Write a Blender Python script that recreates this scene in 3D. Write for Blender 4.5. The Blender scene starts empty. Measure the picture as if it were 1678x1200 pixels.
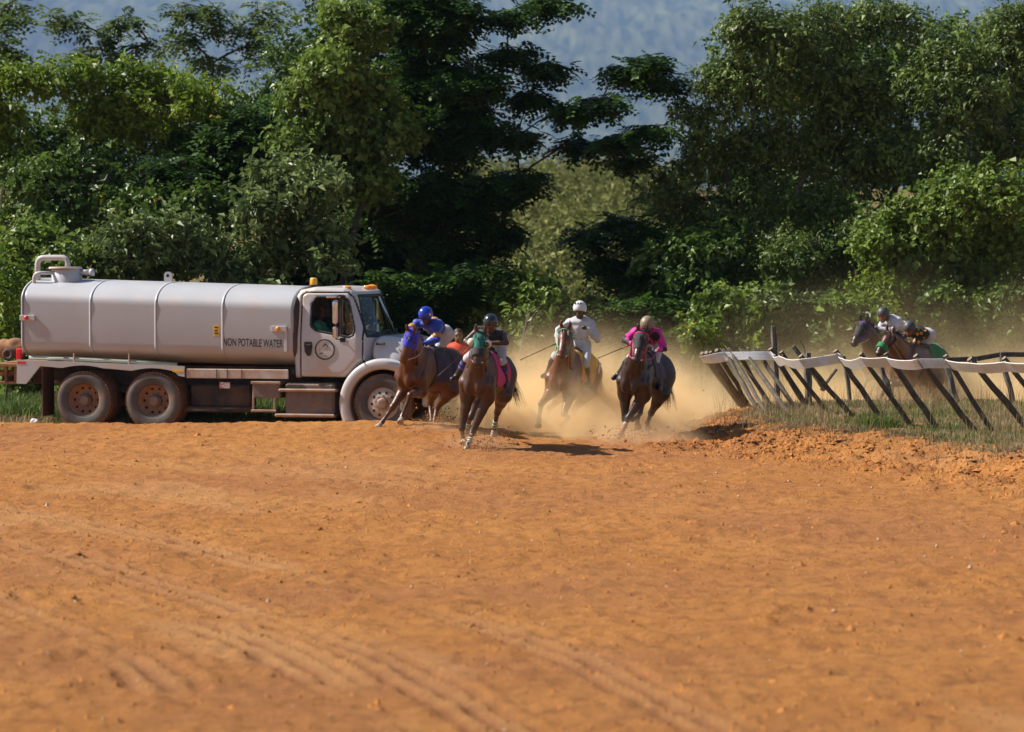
import bpy, math, random
import numpy as np
from mathutils import Vector, Matrix
R = math.radians
sc = bpy.context.scene
COL = sc.collection

# ------------------------------------------------------------------ camera, sky, sun, exposure
FPX, CX, CY, HC, VH = 4950.0, 839.0, 600.0, 3.4, 394.0     # focal length in photo pixels, centre, eye height, horizon row
PITCH = math.atan((CY - VH) / FPX)
cam_data = bpy.data.cameras.new('camera')
cam = bpy.data.objects.new('camera', cam_data)
COL.objects.link(cam)
cam.location = (0, 0, HC)
cam.rotation_euler = (math.pi / 2 - PITCH, 0, 0)
cam_data.sensor_fit = 'HORIZONTAL'
cam_data.sensor_width = 36.0
cam_data.lens = 36.0 * FPX / 1678.0
cam_data.clip_start = 0.5
cam_data.clip_end = 30000
cam_data.dof.use_dof = True
cam_data.dof.focus_distance = 50.5
cam_data.dof.aperture_fstop = 1.8
sc.camera = cam

SUN_EL, SUN_BACK = R(44), R(7)           # sun stands to the left, a little beyond the side-on line: it grazes the truck's side
SUN = Vector((-math.cos(SUN_EL) * math.cos(SUN_BACK), math.cos(SUN_EL) * math.sin(SUN_BACK), math.sin(SUN_EL)))
world = bpy.data.worlds.new('World')
sc.world = world
world.use_nodes = True
wn = world.node_tree
wn.nodes.clear()
w_out = wn.nodes.new('ShaderNodeOutputWorld')
w_bg = wn.nodes.new('ShaderNodeBackground')
w_sky = wn.nodes.new('ShaderNodeTexSky')
w_sky.sky_type = 'NISHITA'
w_sky.sun_disc = False
w_sky.sun_elevation = SUN_EL
w_sky.sun_rotation = math.atan2(SUN.x, SUN.y)
w_sky.air_density = 1.0
w_sky.dust_density = 1.0
w_bg.inputs['Strength'].default_value = 0.056
wn.links.new(w_sky.outputs['Color'], w_bg.inputs['Color'])
wn.links.new(w_bg.outputs['Background'], w_out.inputs['Surface'])

sun_data = bpy.data.lights.new('sun', 'SUN')
sun_data.energy = 5.0
sun_data.angle = R(0.53)
sun_data.color = (1.0, 0.93, 0.83)
sun_ob = bpy.data.objects.new('sun', sun_data)
COL.objects.link(sun_ob)
sun_ob.rotation_euler = (-SUN).to_track_quat('-Z', 'Y').to_euler()
sun_ob.location = (-40, 60, 60)

sc.view_settings.view_transform = 'Standard'
sc.view_settings.look = 'None'
sc.view_settings.exposure = 0.85
sc.view_settings.gamma = 1.0
sc.view_settings.use_curve_mapping = False
sc.render.engine = 'CYCLES'
sc.cycles.use_denoising = True
sc.cycles.max_bounces = 10
sc.cycles.diffuse_bounces = 3
sc.cycles.glossy_bounces = 3
sc.cycles.transmission_bounces = 6
sc.cycles.transparent_max_bounces = 12
sc.cycles.volume_bounces = 6
sc.cycles.sample_clamp_indirect = 4.0

# ------------------------------------------------------------------ picture <-> place helpers
C0 = np.array([0, 0, HC])
FW = np.array([0, math.cos(PITCH), -math.sin(PITCH)])
UPV = np.array([0, math.sin(PITCH), math.cos(PITCH)])
def ray(u, v):
    return FW + np.array([1., 0, 0]) * (u - CX) / FPX + UPV * (CY - v) / FPX
def at(u, v, Y):
    r = ray(u, v)
    return C0 + r * (Y / r[1])
def nrm(a):
    a = np.asarray(a, float)
    return a / (np.linalg.norm(a) + 1e-12)
def place(parent, u, v, L, s):
    """the point on the sight line of (u, v) that lies a bone length L from its parent joint (s: -1 nearer, +1 farther)"""
    r = nrm(ray(u, v))
    t0 = float((parent - C0) @ r)
    d = np.linalg.norm(parent - (C0 + r * t0))
    return C0 + r * (t0 + (s * math.sqrt(L * L - d * d) if L > d else 0.0))

# ------------------------------------------------------------------ numpy noise
def _hash(ix, iy, iz=0):
    h = (ix.astype(np.int64) * 374761393 + iy.astype(np.int64) * 668265263 + np.int64(iz) * 2147483647 if np.isscalar(iz)
         else ix.astype(np.int64) * 374761393 + iy.astype(np.int64) * 668265263 + iz.astype(np.int64) * 1274126177)
    h = (h ^ (h >> 13)) * 1274126177
    h = h ^ (h >> 16)
    return (h & 0xFFFFFF).astype(np.float32) / 0xFFFFFF
def vnoise2(x, y):
    ix = np.floor(x); iy = np.floor(y)
    fx = x - ix; fy = y - iy
    fx = fx * fx * (3 - 2 * fx); fy = fy * fy * (3 - 2 * fy)
    ix = ix.astype(np.int64); iy = iy.astype(np.int64)
    a = _hash(ix, iy); b = _hash(ix + 1, iy); c = _hash(ix, iy + 1); d = _hash(ix + 1, iy + 1)
    return (a + (b - a) * fx) * (1 - fy) + (c + (d - c) * fx) * fy
def fbm2(x, y, o=4, g=0.5):
    s = 0; a = 1; t = 0
    for k in range(o):
        s = s + a * vnoise2(x + 17.3 * k, y - 9.1 * k); t += a
        a *= g; x = x * 2.03; y = y * 2.03
    return s / t
def vnoise3(x, y, z):
    ix = np.floor(x); iy = np.floor(y); iz = np.floor(z)
    fx = x - ix; fy = y - iy; fz = z - iz
    fx = fx * fx * (3 - 2 * fx); fy = fy * fy * (3 - 2 * fy); fz = fz * fz * (3 - 2 * fz)
    ix = ix.astype(np.int64); iy = iy.astype(np.int64); iz = iz.astype(np.int64)
    def H(a, b, c): return _hash(ix + a, iy + b, iz + c)
    x00 = H(0,0,0) * (1-fx) + H(1,0,0) * fx; x10 = H(0,1,0) * (1-fx) + H(1,1,0) * fx
    x01 = H(0,0,1) * (1-fx) + H(1,0,1) * fx; x11 = H(0,1,1) * (1-fx) + H(1,1,1) * fx
    return (x00 * (1-fy) + x10 * fy) * (1-fz) + (x01 * (1-fy) + x11 * fy) * fz
def sstep(a, b, x):
    t = np.clip((x - a) / (b - a), 0, 1)
    return t * t * (3 - 2 * t)

# ------------------------------------------------------------------ mesh and object helpers
def make_mesh(name, V, F, smooth=True, mats=(), midx=None, attrs=None):
    me = bpy.data.meshes.new(name)
    V = np.asarray(V, np.float32).reshape(-1, 3)
    me.vertices.add(len(V))
    me.vertices.foreach_set('co', V.ravel())
    if isinstance(F, np.ndarray):
        n, k = F.shape
        tot = np.full(n, k, np.int32); lv = F.astype(np.int32).ravel()
    else:
        n = len(F)
        tot = np.array([len(f) for f in F], np.int32)
        lv = np.array([i for f in F for i in f], np.int32)
    st = np.concatenate([[0], np.cumsum(tot)[:-1]]).astype(np.int32)
    me.loops.add(len(lv)); me.loops.foreach_set('vertex_index', lv)
    me.polygons.add(n); me.polygons.foreach_set('loop_start', st)
    try: me.polygons.foreach_set('loop_total', tot)
    except Exception: pass
    for m in mats: me.materials.append(m)
    if midx is not None: me.polygons.foreach_set('material_index', np.asarray(midx, np.int32))
    me.polygons.foreach_set('use_smooth', np.full(n, smooth, bool))
    if attrs:
        for an, (ty, arr) in attrs.items():
            a = me.attributes.new(an, ty, 'POINT')
            a.data.foreach_set('color' if ty == 'FLOAT_COLOR' else 'value', np.asarray(arr, np.float32).ravel())
    me.update(calc_edges=True)
    return me
def tag(o, label=None, cat=None, group=None, kind=None):
    if label: o['label'] = label
    if cat: o['category'] = cat
    if group: o['group'] = group
    if kind: o['kind'] = kind
    return o
def link(name, me, parent=None, loc=None):
    o = bpy.data.objects.new(name, me)
    COL.objects.link(o)
    if parent is not None: o.parent = parent
    if loc is not None: o.location = loc
    return o
def part(name, V, F, mats, parent=None, smooth=True, midx=None, attrs=None, off=(0, 0, 0), loc=None):
    V = np.asarray(V, float).reshape(-1, 3) - np.asarray(off, float)
    if not isinstance(mats, (list, tuple)): mats = [mats]
    return link(name, make_mesh(name, V, F, smooth, mats, midx, attrs), parent, loc)
def thing(name, label, cat, loc=(0, 0, 0), rotz=0.0, group=None):
    o = bpy.data.objects.new(name, None)
    COL.objects.link(o)
    o.location = Vector([float(c) for c in loc]); o.rotation_euler = (0, 0, rotz)
    o.empty_display_size = 0.2
    return tag(o, label, cat, group)

class MB:
    """collects simple shapes into one mesh"""
    def __init__(s): s.V = []; s.F = []; s.n = 0
    def add(s, V, F):
        V = np.asarray(V, float).reshape(-1, 3)
        s.V.append(V); s.F += [tuple(int(i) + s.n for i in f) for f in F]; s.n += len(V); return s
    def box(s, lo, hi, bev=0.0, M=None):
        lo = np.array(lo, float); hi = np.array(hi, float)
        b = min(bev, 0.45 * float((hi - lo).min()))
        if b <= 0:
            V = [(x, y, z) for x in (lo[0], hi[0]) for y in (lo[1], hi[1]) for z in (lo[2], hi[2])]
            F = [(0,1,3,2),(4,6,7,5),(0,4,5,1),(2,3,7,6),(0,2,6,4),(1,5,7,3)]
        else:
            V = []; ix = {}
            for cx in (0, 1):
                for cy in (0, 1):
                    for cz in (0, 1):
                        c = np.array([(lo, hi)[cx][0], (lo, hi)[cy][1], (lo, hi)[cz][2]])
                        sg = np.array([1 - 2 * cx, 1 - 2 * cy, 1 - 2 * cz]) * b
                        for ax in range(3):
                            p = c + sg; p[ax] = c[ax]; ix[(cx, cy, cz, ax)] = len(V); V.append(p)
            g = lambda *a: ix[a]
            F = []
            for q in (0, 1):
                f = [g(q,0,0,0), g(q,1,0,0), g(q,1,1,0), g(q,0,1,0)]; F.append(f if q else f[::-1])
                f = [g(0,q,0,1), g(0,q,1,1), g(1,q,1,1), g(1,q,0,1)]; F.append(f if q else f[::-1])
                f = [g(0,0,q,2), g(1,0,q,2), g(1,1,q,2), g(0,1,q,2)]; F.append(f if q else f[::-1])
            for a in (0, 1):
                for c in (0, 1):
                    F.append([g(a,c,0,0), g(a,c,1,0), g(a,c,1,1), g(a,c,0,1)])
                    F.append([g(a,0,c,0), g(a,1,c,0), g(a,1,c,2), g(a,0,c,2)])
                    F.append([g(0,a,c,1), g(1,a,c,1), g(1,a,c,2), g(0,a,c,2)])
            for a in (0, 1):
                for c in (0, 1):
                    for d in (0, 1): F.append([g(a,c,d,0), g(a,c,d,1), g(a,c,d,2)])
        V = np.array(V, float)
        if M is not None: V = V @ np.array(M.to_3x3()).T + np.array(M.translation)
        return s.add(V, F)
    def tube(s, pts, r, n=8, caps=True):
        pts = [np.asarray(p, float) for p in pts]
        m = len(pts); rr = [r] * m if np.isscalar(r) else list(r)
        T = [nrm(pts[min(i + 1, m - 1)] - pts[max(i - 1, 0)]) for i in range(m)]
        a = np.array([0, 0, 1.]) if abs(T[0][2]) < 0.9 else np.array([1., 0, 0])
        V = []; F = []
        X = nrm(np.cross(T[0], a))
        for i in range(m):
            X = nrm(X - T[i] * (X @ T[i])); Y = np.cross(T[i], X)
            for k in range(n):
                t = 2 * math.pi * k / n
                V.append(pts[i] + rr[i] * (math.cos(t) * X + math.sin(t) * Y))
        for i in range(m - 1):
            for k in range(n):
                F.append((i*n+k, i*n+(k+1)%n, (i+1)*n+(k+1)%n, (i+1)*n+k))
        if caps:
            F.append(tuple(range(n - 1, -1, -1))); F.append(tuple((m-1)*n + k for k in range(n)))
        return s.add(V, F)
    def lathe(s, prof, n=32, c=(0, 0, 0), axis='y', close=False):
        """prof: (radius, offset along axis)"""
        V = []; F = []; m = len(prof); c = np.array(c, float)
        for r, h in prof:
            for k in range(n):
                t = 2 * math.pi * k / n; a, b = r * math.cos(t), r * math.sin(t)
                V.append(c + ((a, h, b) if axis == 'y' else (a, b, h) if axis == 'z' else (h, a, b)))
        for i in range(m - 1 + (1 if close else 0)):
            j = (i + 1) % m
            for k in range(n):
                f = (i*n+k, i*n+(k+1)%n, j*n+(k+1)%n, j*n+k); F.append(f[::-1] if axis != 'y' else f)
        return s.add(V, F)
    def prism(s, poly, y0, y1):
        """poly in (x, z), extruded along y"""
        n = len(poly); V = [(x, y0, z) for x, z in poly] + [(x, y1, z) for x, z in poly]
        F = [tuple(range(n)), tuple(range(2*n-1, n-1, -1))] + [(i, n + i, n + (i+1) % n, (i+1) % n) for i in range(n)]
        return s.add(V, F)
    def build(s, name, m, parent=None, smooth=False, loc=None, off=(0, 0, 0)):
        return part(name, np.concatenate(s.V), s.F, m, parent, smooth, loc=loc, off=off)

# ------------------------------------------------------------------ materials (all node-based)
def pmat(name, c1, c2=None, scale=6.0, rough=0.6, metal=0.0, bump=0.0, bscale=60.0, spec=0.5, coat=0.0, detail=4.0,
         attr=None, dirt=None, dirt_amt=0.5, dscale=3.0, coord='Object', stretch=None, transl=0.0, sheen=0.0, trans=0.0, lo=0.35, hi=0.65):
    m = bpy.data.materials.new(name); m.use_nodes = True
    nt = m.node_tree; N = nt.nodes; Lk = nt.links
    b = N['Principled BSDF']; out = N['Material Output']
    tc = N.new('ShaderNodeTexCoord'); src = tc.outputs[coord]
    if stretch:
        mp = N.new('ShaderNodeMapping'); mp.inputs['Scale'].default_value = stretch
        Lk.new(src, mp.inputs['Vector']); src = mp.outputs['Vector']
    c2 = c2 or tuple(x * 0.8 for x in c1)
    nz = N.new('ShaderNodeTexNoise'); nz.inputs['Scale'].default_value = scale; nz.inputs['Detail'].default_value = detail
    Lk.new(src, nz.inputs['Vector'])
    mr = N.new('ShaderNodeMapRange'); mr.inputs['From Min'].default_value = lo; mr.inputs['From Max'].default_value = hi
    Lk.new(nz.outputs['Fac'], mr.inputs['Value'])
    mx = N.new('ShaderNodeMix'); mx.data_type = 'RGBA'
    mx.inputs['A'].default_value = (*c1, 1); mx.inputs['B'].default_value = (*c2, 1)
    Lk.new(mr.outputs['Result'], mx.inputs['Factor'])
    colr = mx.outputs['Result']
    if attr:
        at_ = N.new('ShaderNodeAttribute'); at_.attribute_name = attr
        mu = N.new('ShaderNodeMix'); mu.data_type = 'RGBA'; mu.blend_type = 'MULTIPLY'; mu.inputs['Factor'].default_value = 1
        Lk.new(colr, mu.inputs['A']); Lk.new(at_.outputs['Color'], mu.inputs['B']); colr = mu.outputs['Result']
    if dirt:
        n2 = N.new('ShaderNodeTexNoise'); n2.inputs['Scale'].default_value = dscale; n2.inputs['Detail'].default_value = 8
        n2.inputs['Roughness'].default_value = 0.65
        Lk.new(tc.outputs['Object'], n2.inputs['Vector'])
        m2 = N.new('ShaderNodeMapRange'); m2.inputs['From Min'].default_value = 0.68 - dirt_amt * 0.5; m2.inputs['From Max'].default_value = 0.85 - dirt_amt * 0.3
        m2.inputs['To Max'].default_value = min(1, 0.45 + dirt_amt * 0.6)
        Lk.new(n2.outputs['Fac'], m2.inputs['Value'])
        md = N.new('ShaderNodeMix'); md.data_type = 'RGBA'; md.inputs['B'].default_value = (*dirt, 1)
        Lk.new(m2.outputs['Result'], md.inputs['Factor']); Lk.new(colr, md.inputs['A']); colr = md.outputs['Result']
        mrr = N.new('ShaderNodeMapRange'); mrr.inputs['To Min'].default_value = rough; mrr.inputs['To Max'].default_value = 0.9
        Lk.new(m2.outputs['Result'], mrr.inputs['Value']); Lk.new(mrr.outputs['Result'], b.inputs['Roughness'])
    else:
        b.inputs['Roughness'].default_value = rough
    Lk.new(colr, b.inputs['Base Color'])
    b.inputs['Metallic'].default_value = metal
    b.inputs['Specular IOR Level'].default_value = spec
    b.inputs['Coat Weight'].default_value = coat
    b.inputs['Coat Roughness'].default_value = 0.12
    b.inputs['Sheen Weight'].default_value = sheen
    b.inputs['Transmission Weight'].default_value = trans
    if bump:
        nb = N.new('ShaderNodeTexNoise'); nb.inputs['Scale'].default_value = bscale; nb.inputs['Detail'].default_value = 5
        Lk.new(src, nb.inputs['Vector'])
        bp = N.new('ShaderNodeBump'); bp.inputs['Strength'].default_value = min(1, bump); bp.inputs['Distance'].default_value = 0.02
        Lk.new(nb.outputs['Fac'], bp.inputs['Height']); Lk.new(bp.outputs['Normal'], b.inputs['Normal'])
    if transl:
        tr = N.new('ShaderNodeBsdfTranslucent'); ms = N.new('ShaderNodeMixShader'); ms.inputs['Fac'].default_value = transl
        Lk.new(colr, tr.inputs['Color']); Lk.new(b.outputs['BSDF'], ms.inputs[1]); Lk.new(tr.outputs['BSDF'], ms.inputs[2])
        Lk.new(ms.outputs['Shader'], out.inputs['Surface'])
    return m
def glass_mat(name, tint=(0.75, 0.85, 0.85), rough=0.03, fac=0.75):
    """thin window glass: see-through with a glossy film"""
    m = bpy.data.materials.new(name); m.use_nodes = True
    nt = m.node_tree; N = nt.nodes; Lk = nt.links; N.remove(N['Principled BSDF'])
    t = N.new('ShaderNodeBsdfTransparent'); t.inputs['Color'].default_value = (*tint, 1)
    g = N.new('ShaderNodeBsdfGlossy'); g.inputs['Roughness'].default_value = rough
    fr = N.new('ShaderNodeFresnel'); fr.inputs['IOR'].default_value = 1.6
    nz = N.new('ShaderNodeTexNoise'); nz.inputs['Scale'].default_value = 4
    mr = N.new('ShaderNodeMapRange'); mr.inputs['To Min'].default_value = 0.9; mr.inputs['To Max'].default_value = 1.6
    Lk.new(nz.outputs['Fac'], mr.inputs['Value'])
    ma = N.new('ShaderNodeMath'); ma.operation = 'MULTIPLY'
    Lk.new(fr.outputs['Fac'], ma.inputs[0]); Lk.new(mr.outputs['Result'], ma.inputs[1])
    ms = N.new('ShaderNodeMixShader'); Lk.new(ma.outputs['Value'], ms.inputs['Fac'])
    Lk.new(t.outputs['BSDF'], ms.inputs[1]); Lk.new(g.outputs['BSDF'], ms.inputs[2])
    Lk.new(ms.outputs['Shader'], N['Material Output'].inputs['Surface'])
    return m

# ------------------------------------------------------------------ signed-distance clay: smooth bodies as one continuous mesh
def surface_nets(D, o, h):
    S = D < 0
    nx, ny, nz = D.shape
    cnt = np.zeros((nx-1, ny-1, nz-1), np.int8)
    for a in (0, 1):
        for b in (0, 1):
            for c in (0, 1): cnt += S[a:nx-1+a, b:ny-1+b, c:nz-1+c]
    act = (cnt > 0) & (cnt < 8)
    idx = np.argwhere(act)
    if len(idx) == 0: return np.zeros((0, 3)), np.zeros((0, 4), int)
    num = -np.ones(act.shape, np.int64); num[act] = np.arange(len(idx))
    i, j, k = idx.T
    acc = np.zeros((len(idx), 3)); w = np.zeros(len(idx))
    cor = [(a, b, c) for a in (0, 1) for b in (0, 1) for c in (0, 1)]
    val = {q: D[i+q[0], j+q[1], k+q[2]].astype(np.float64) for q in cor}
    for q in cor:
        for ax in range(3):
            if q[ax] == 0:
                q2 = list(q); q2[ax] = 1; q2 = tuple(q2)
                a, b = val[q], val[q2]
                m = (a < 0) != (b < 0)
                t = np.where(m, a / np.where(m, a - b, 1), 0)
                p = np.tile(np.array(q, float), (len(idx), 1)); p[:, ax] += t
                acc += p * m[:, None]; w += m
    V = (idx + acc / w[:, None]) * h + np.asarray(o)
    Fs = []
    for ax in range(3):
        sl0 = [slice(None)] * 3; sl1 = [slice(None)] * 3
        sl0[ax] = slice(0, -1); sl1[ax] = slice(1, None)
        A = S[tuple(sl0)]; B = S[tuple(sl1)]
        e = np.argwhere(A != B)
        b_, c_ = [(1, 2), (2, 0), (0, 1)][ax]
        ok = (e[:, b_] > 0) & (e[:, c_] > 0) & (e[:, b_] < D.shape[b_] - 1) & (e[:, c_] < D.shape[c_] - 1)
        e = e[ok]
        flip = A[tuple(e.T)]
        def cell(db, dc):
            q = e.copy(); q[:, b_] += db; q[:, c_] += dc
            return num[tuple(q.T)]
        f = np.stack([cell(-1, -1), cell(0, -1), cell(0, 0), cell(-1, 0)], 1)
        f[~flip] = f[~flip][:, ::-1]
        Fs.append(f)
    return V, np.concatenate(Fs)
def axes(lo, hi, h):
    return [np.arange(lo[q], hi[q] + h, h, dtype=np.float32) for q in range(3)]
class Clay:
    def __init__(s): s.P = []
    def cone(s, a, b, ra, rb, k=0.03, c=None, t=''):
        s.P.append(('c', np.array(a, float), np.array(b, float), ra, rb, k, c, t)); return s
    def ell(s, c0, r, M=None, k=0.03, c=None, t=''):
        s.P.append(('e', np.array(c0, float), np.array(r, float), np.eye(3) if M is None else np.array(M), None, k, c, t)); return s
    @staticmethod
    def bounds(p):
        if p[0] == 'c':
            r = max(p[3], p[4]); return np.minimum(p[1], p[2]) - r, np.maximum(p[1], p[2]) + r
        e = np.sqrt(((p[3] * p[2][None, :]) ** 2).sum(1)); return p[1] - e, p[1] + e
    @staticmethod
    def dist(p, X, Y, Z):
        if p[0] == 'c':
            a, b = p[1], p[2]; ba = b - a; L2 = float(ba @ ba) + 1e-9
            px, py, pz = X - a[0], Y - a[1], Z - a[2]
            t = np.clip((px * ba[0] + py * ba[1] + pz * ba[2]) / L2, 0, 1)
            return np.sqrt((px - t*ba[0])**2 + (py - t*ba[1])**2 + (pz - t*ba[2])**2) - (p[3] + (p[4] - p[3]) * t)
        c, r, M = p[1], p[2], p[3]
        px, py, pz = X - c[0], Y - c[1], Z - c[2]
        q = [px * M[0, i] + py * M[1, i] + pz * M[2, i] for i in range(3)]
        k0 = np.sqrt(sum((q[i] / r[i])**2 for i in range(3))); k1 = np.sqrt(sum((q[i] / r[i]**2)**2 for i in range(3)))
        return k0 * (k0 - 1) / np.maximum(k1, 1e-6)
    def field(s, ax, P=None):
        X, Y, Z = ax[0][:, None, None], ax[1][None, :, None], ax[2][None, None, :]
        D = np.full([len(a) for a in ax], 9.0, np.float32)
        for p in (P or s.P):
            lo, hi = s.bounds(p); k = p[5]; mg = k + 0.09
            sl = [slice(max(0, int(np.searchsorted(ax[q], lo[q] - mg))), int(np.searchsorted(ax[q], hi[q] + mg))) for q in range(3)]
            if any(q.stop <= q.start for q in sl): continue
            d = s.dist(p, X[sl[0]], Y[:, sl[1]], Z[:, :, sl[2]]).astype(np.float32)
            o = D[sl[0], sl[1], sl[2]]
            if p[7] == 'neg':                      # carve a groove
                hh = np.maximum(k - np.abs(o + d), 0) / max(k, 1e-6)
                D[sl[0], sl[1], sl[2]] = np.maximum(o, -d) + hh * hh * k * 0.25
                continue
            hh = np.maximum(k - np.abs(o - d), 0) / max(k, 1e-6)
            D[sl[0], sl[1], sl[2]] = np.minimum(o, d) - hh * hh * k * 0.25
        return D
    def mesh(s, h, P=None, infl=0.0, clip=None, wrinkle=0.0, wscale=9.0):
        P = P or s.P
        B = [s.bounds(p) for p in P]
        lo = np.min([b[0] for b in B], 0) - 0.03 - infl - 2 * h; hi = np.max([b[1] for b in B], 0) + 0.03 + infl + 2 * h
        ax = axes(lo, hi, h)
        D = s.field(ax, P) - infl
        X, Y, Z = ax[0][:, None, None], ax[1][None, :, None], ax[2][None, None, :]
        if wrinkle:
            n = vnoise3(X * wscale + 0*Y + 0*Z, Y * wscale + 0*X + 0*Z, Z * wscale * 1.3 + 0*X + 0*Y) - 0.5
            D = D + n.astype(np.float32) * wrinkle * 2
        if clip is not None: D = np.maximum(D, clip(X, Y, Z).astype(np.float32))
        return surface_nets(D, lo, h)
    def colours(s, V, soft=0.02, P=None):
        P = [p for p in (P or s.P) if p[6] is not None]
        W = 0; Cc = 0
        ds = [np.abs(s.dist(p, V[:, 0], V[:, 1], V[:, 2])) for p in P]
        mn = np.min(ds, 0)
        for p, d in zip(P, ds):
            w = np.exp(-(d - mn) / soft); W = W + w; Cc = Cc + w[:, None] * np.array(p[6])[None]
        c = Cc / W[:, None]
        return np.concatenate([c, np.ones((len(V), 1))], 1)
def frame(F, U):
    F = nrm(F); L = nrm(np.cross(U, F)); U = np.cross(F, L)
    return np.stack([F, L, U], 1)
# ------------------------------------------------------------------ ground: dirt track, raised infield bank, verge, far slope
BANK = np.array([(11.5,30),(7.6,40.2),(6.2,44.3),(4.9,47.2),(3.7,48.9),(3.05,50.4),(2.95,52.6),(3.3,55.0),(4.0,57.2),(5.6,58.3),(8,58.6),(30,58.8),(30,30)], float)
def bank_dist(x, y):
    """signed distance to the bank outline, positive inside"""
    P = BANK; n = len(P); best = np.full(np.shape(x), 1e9); ins = np.zeros(np.shape(x), bool)
    for i in range(n):
        a, b = P[i], P[(i + 1) % n]; e = b - a
        t = np.clip(((x - a[0]) * e[0] + (y - a[1]) * e[1]) / (e @ e), 0, 1)
        best = np.minimum(best, np.hypot(x - a[0] - t * e[0], y - a[1] - t * e[1]))
        c = ((a[1] > y) != (b[1] > y)) & (x < (b[0] - a[0]) * (y - a[1]) / (b[1] - a[1] + 1e-12) + a[0])
        ins ^= c
    return np.where(ins, best, -best)
def ground_base(x, y):
    x = np.asarray(x, float); y = np.asarray(y, float)
    q = y - (52.75 + (-2.3 - x) * 0.24)
    rh = 0.26 - 0.13 * np.clip((-2.3 - x) / 5.0, 0, 1)
    ridge = rh * np.where(q < 0, np.exp(-(q / 3.2) ** 2), np.exp(-(q / 0.45) ** 2)) * sstep(1.2, -1.6, x)
    d = bank_dist(x, y) + (fbm2(x * 0.9, y * 0.9, 3) - 0.5) * 0.7
    bank = 0.34 * sstep(-0.15, 1.35, d)
    far = 6.8 * sstep(95, 230, y) + 0.5 * sstep(62, 75, y)
    und = (fbm2(x * 0.12 + 3, y * 0.12, 3) - 0.5) * 0.10 * sstep(60, 48, y)
    return ridge + bank + far + und * 0.6
RC = np.array([-52.4, 7.5]); RR = float(np.hypot(*(np.array([-2.55, 28.7]) - RC)))
def rut_coord(x, y):
    dx, dy = x - RC[0], y - RC[1]
    return np.hypot(dx, dy) - RR, np.arctan2(dy, dx) * RR
def ground_detail(x, y):
    """relief of the worked dirt: clods, harrow lines, tyre ruts -> (dz, pale compacted share)"""
    s, t = rut_coord(x, y)
    s = s + (fbm2(x * 0.16, y * 0.16, 2) - 0.5) * 0.5 + (fbm2(x * 1.6, y * .8, 2) - .5) * .05
    d = bank_dist(x, y)
    loose = sstep(-2.2, -0.1, d) * sstep(1.8, 0.5, d)
    grain = np.abs(fbm2(x * 4.2, y * 4.2, 3) - 0.5) * 2
    clod = np.maximum(fbm2(x * 2.1 + 40, y * 2.1, 4, 0.6) - 0.51, 0) * 0.18
    fine = (fbm2(x * 10.0, y * 5.0, 2) - 0.5) * 0.045
    harrow = (fbm2(s * 6.0, t * 0.9, 3, .6) - 0.5) * 0.036 + (fbm2(s * 13.0 + 3, t * 1.6, 2) - .5) * 0.022
    rut = 0; pale = 0; rut_dark = 0
    for c0 in (-2.75, -2.15, -0.95, -0.3, 1.25):
        br = sstep(0.36, 0.56, fbm2(s * 0 + c0 * 7.7, t * 0.22 + c0, 3))
        for c, w, a in ((c0, .085, 1.0), (c0 + .21, .06, .7), (c0 - .22, .06, .8)):
            g = np.exp(-((s - c) / w) ** 2) * br * a
            rut_dark = np.maximum(rut_dark, g); rut = rut - 0.055 * g + 0.036 * np.exp(-((s - c - 0.12) / 0.05) ** 2) * br * a
        pale = np.maximum(pale, np.exp(-((s - c0) / .2) ** 2) * br)
    near = sstep(47, 34, y) * sstep(4.2, 2.0, s) * sstep(-6.5, -3.5, s)
    lump = loose * (np.maximum(fbm2(x * 3.3, y * 3.3, 4, 0.62) - 0.38, 0) * 0.30 + (1 - grain) * 0.05 - 0.035)
    dz = grain * 0.022 + clod + fine + harrow * (0.55 + 0.6 * near) + rut * near + lump
    pz = np.clip(pale * near * 0.8 + sstep(0.55, 0.72, fbm2(s * 0.9 + 9, t * 0.16, 4)) * 0.55 * sstep(52, 40, y), 0, 1)
    return dz, pz, np.clip(rut_dark * near, 0, 1)
def H(x, y):
    return float(ground_base(np.array([x]), np.array([y]))[0])
def ground_at(u, v):
    r = ray(u, v); t = 15.0
    while t < 400:
        p = C0 + r * t
        if p[2] <= H(p[0], p[1]): return p
        t += 0.05
    return C0 + r * t

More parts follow.
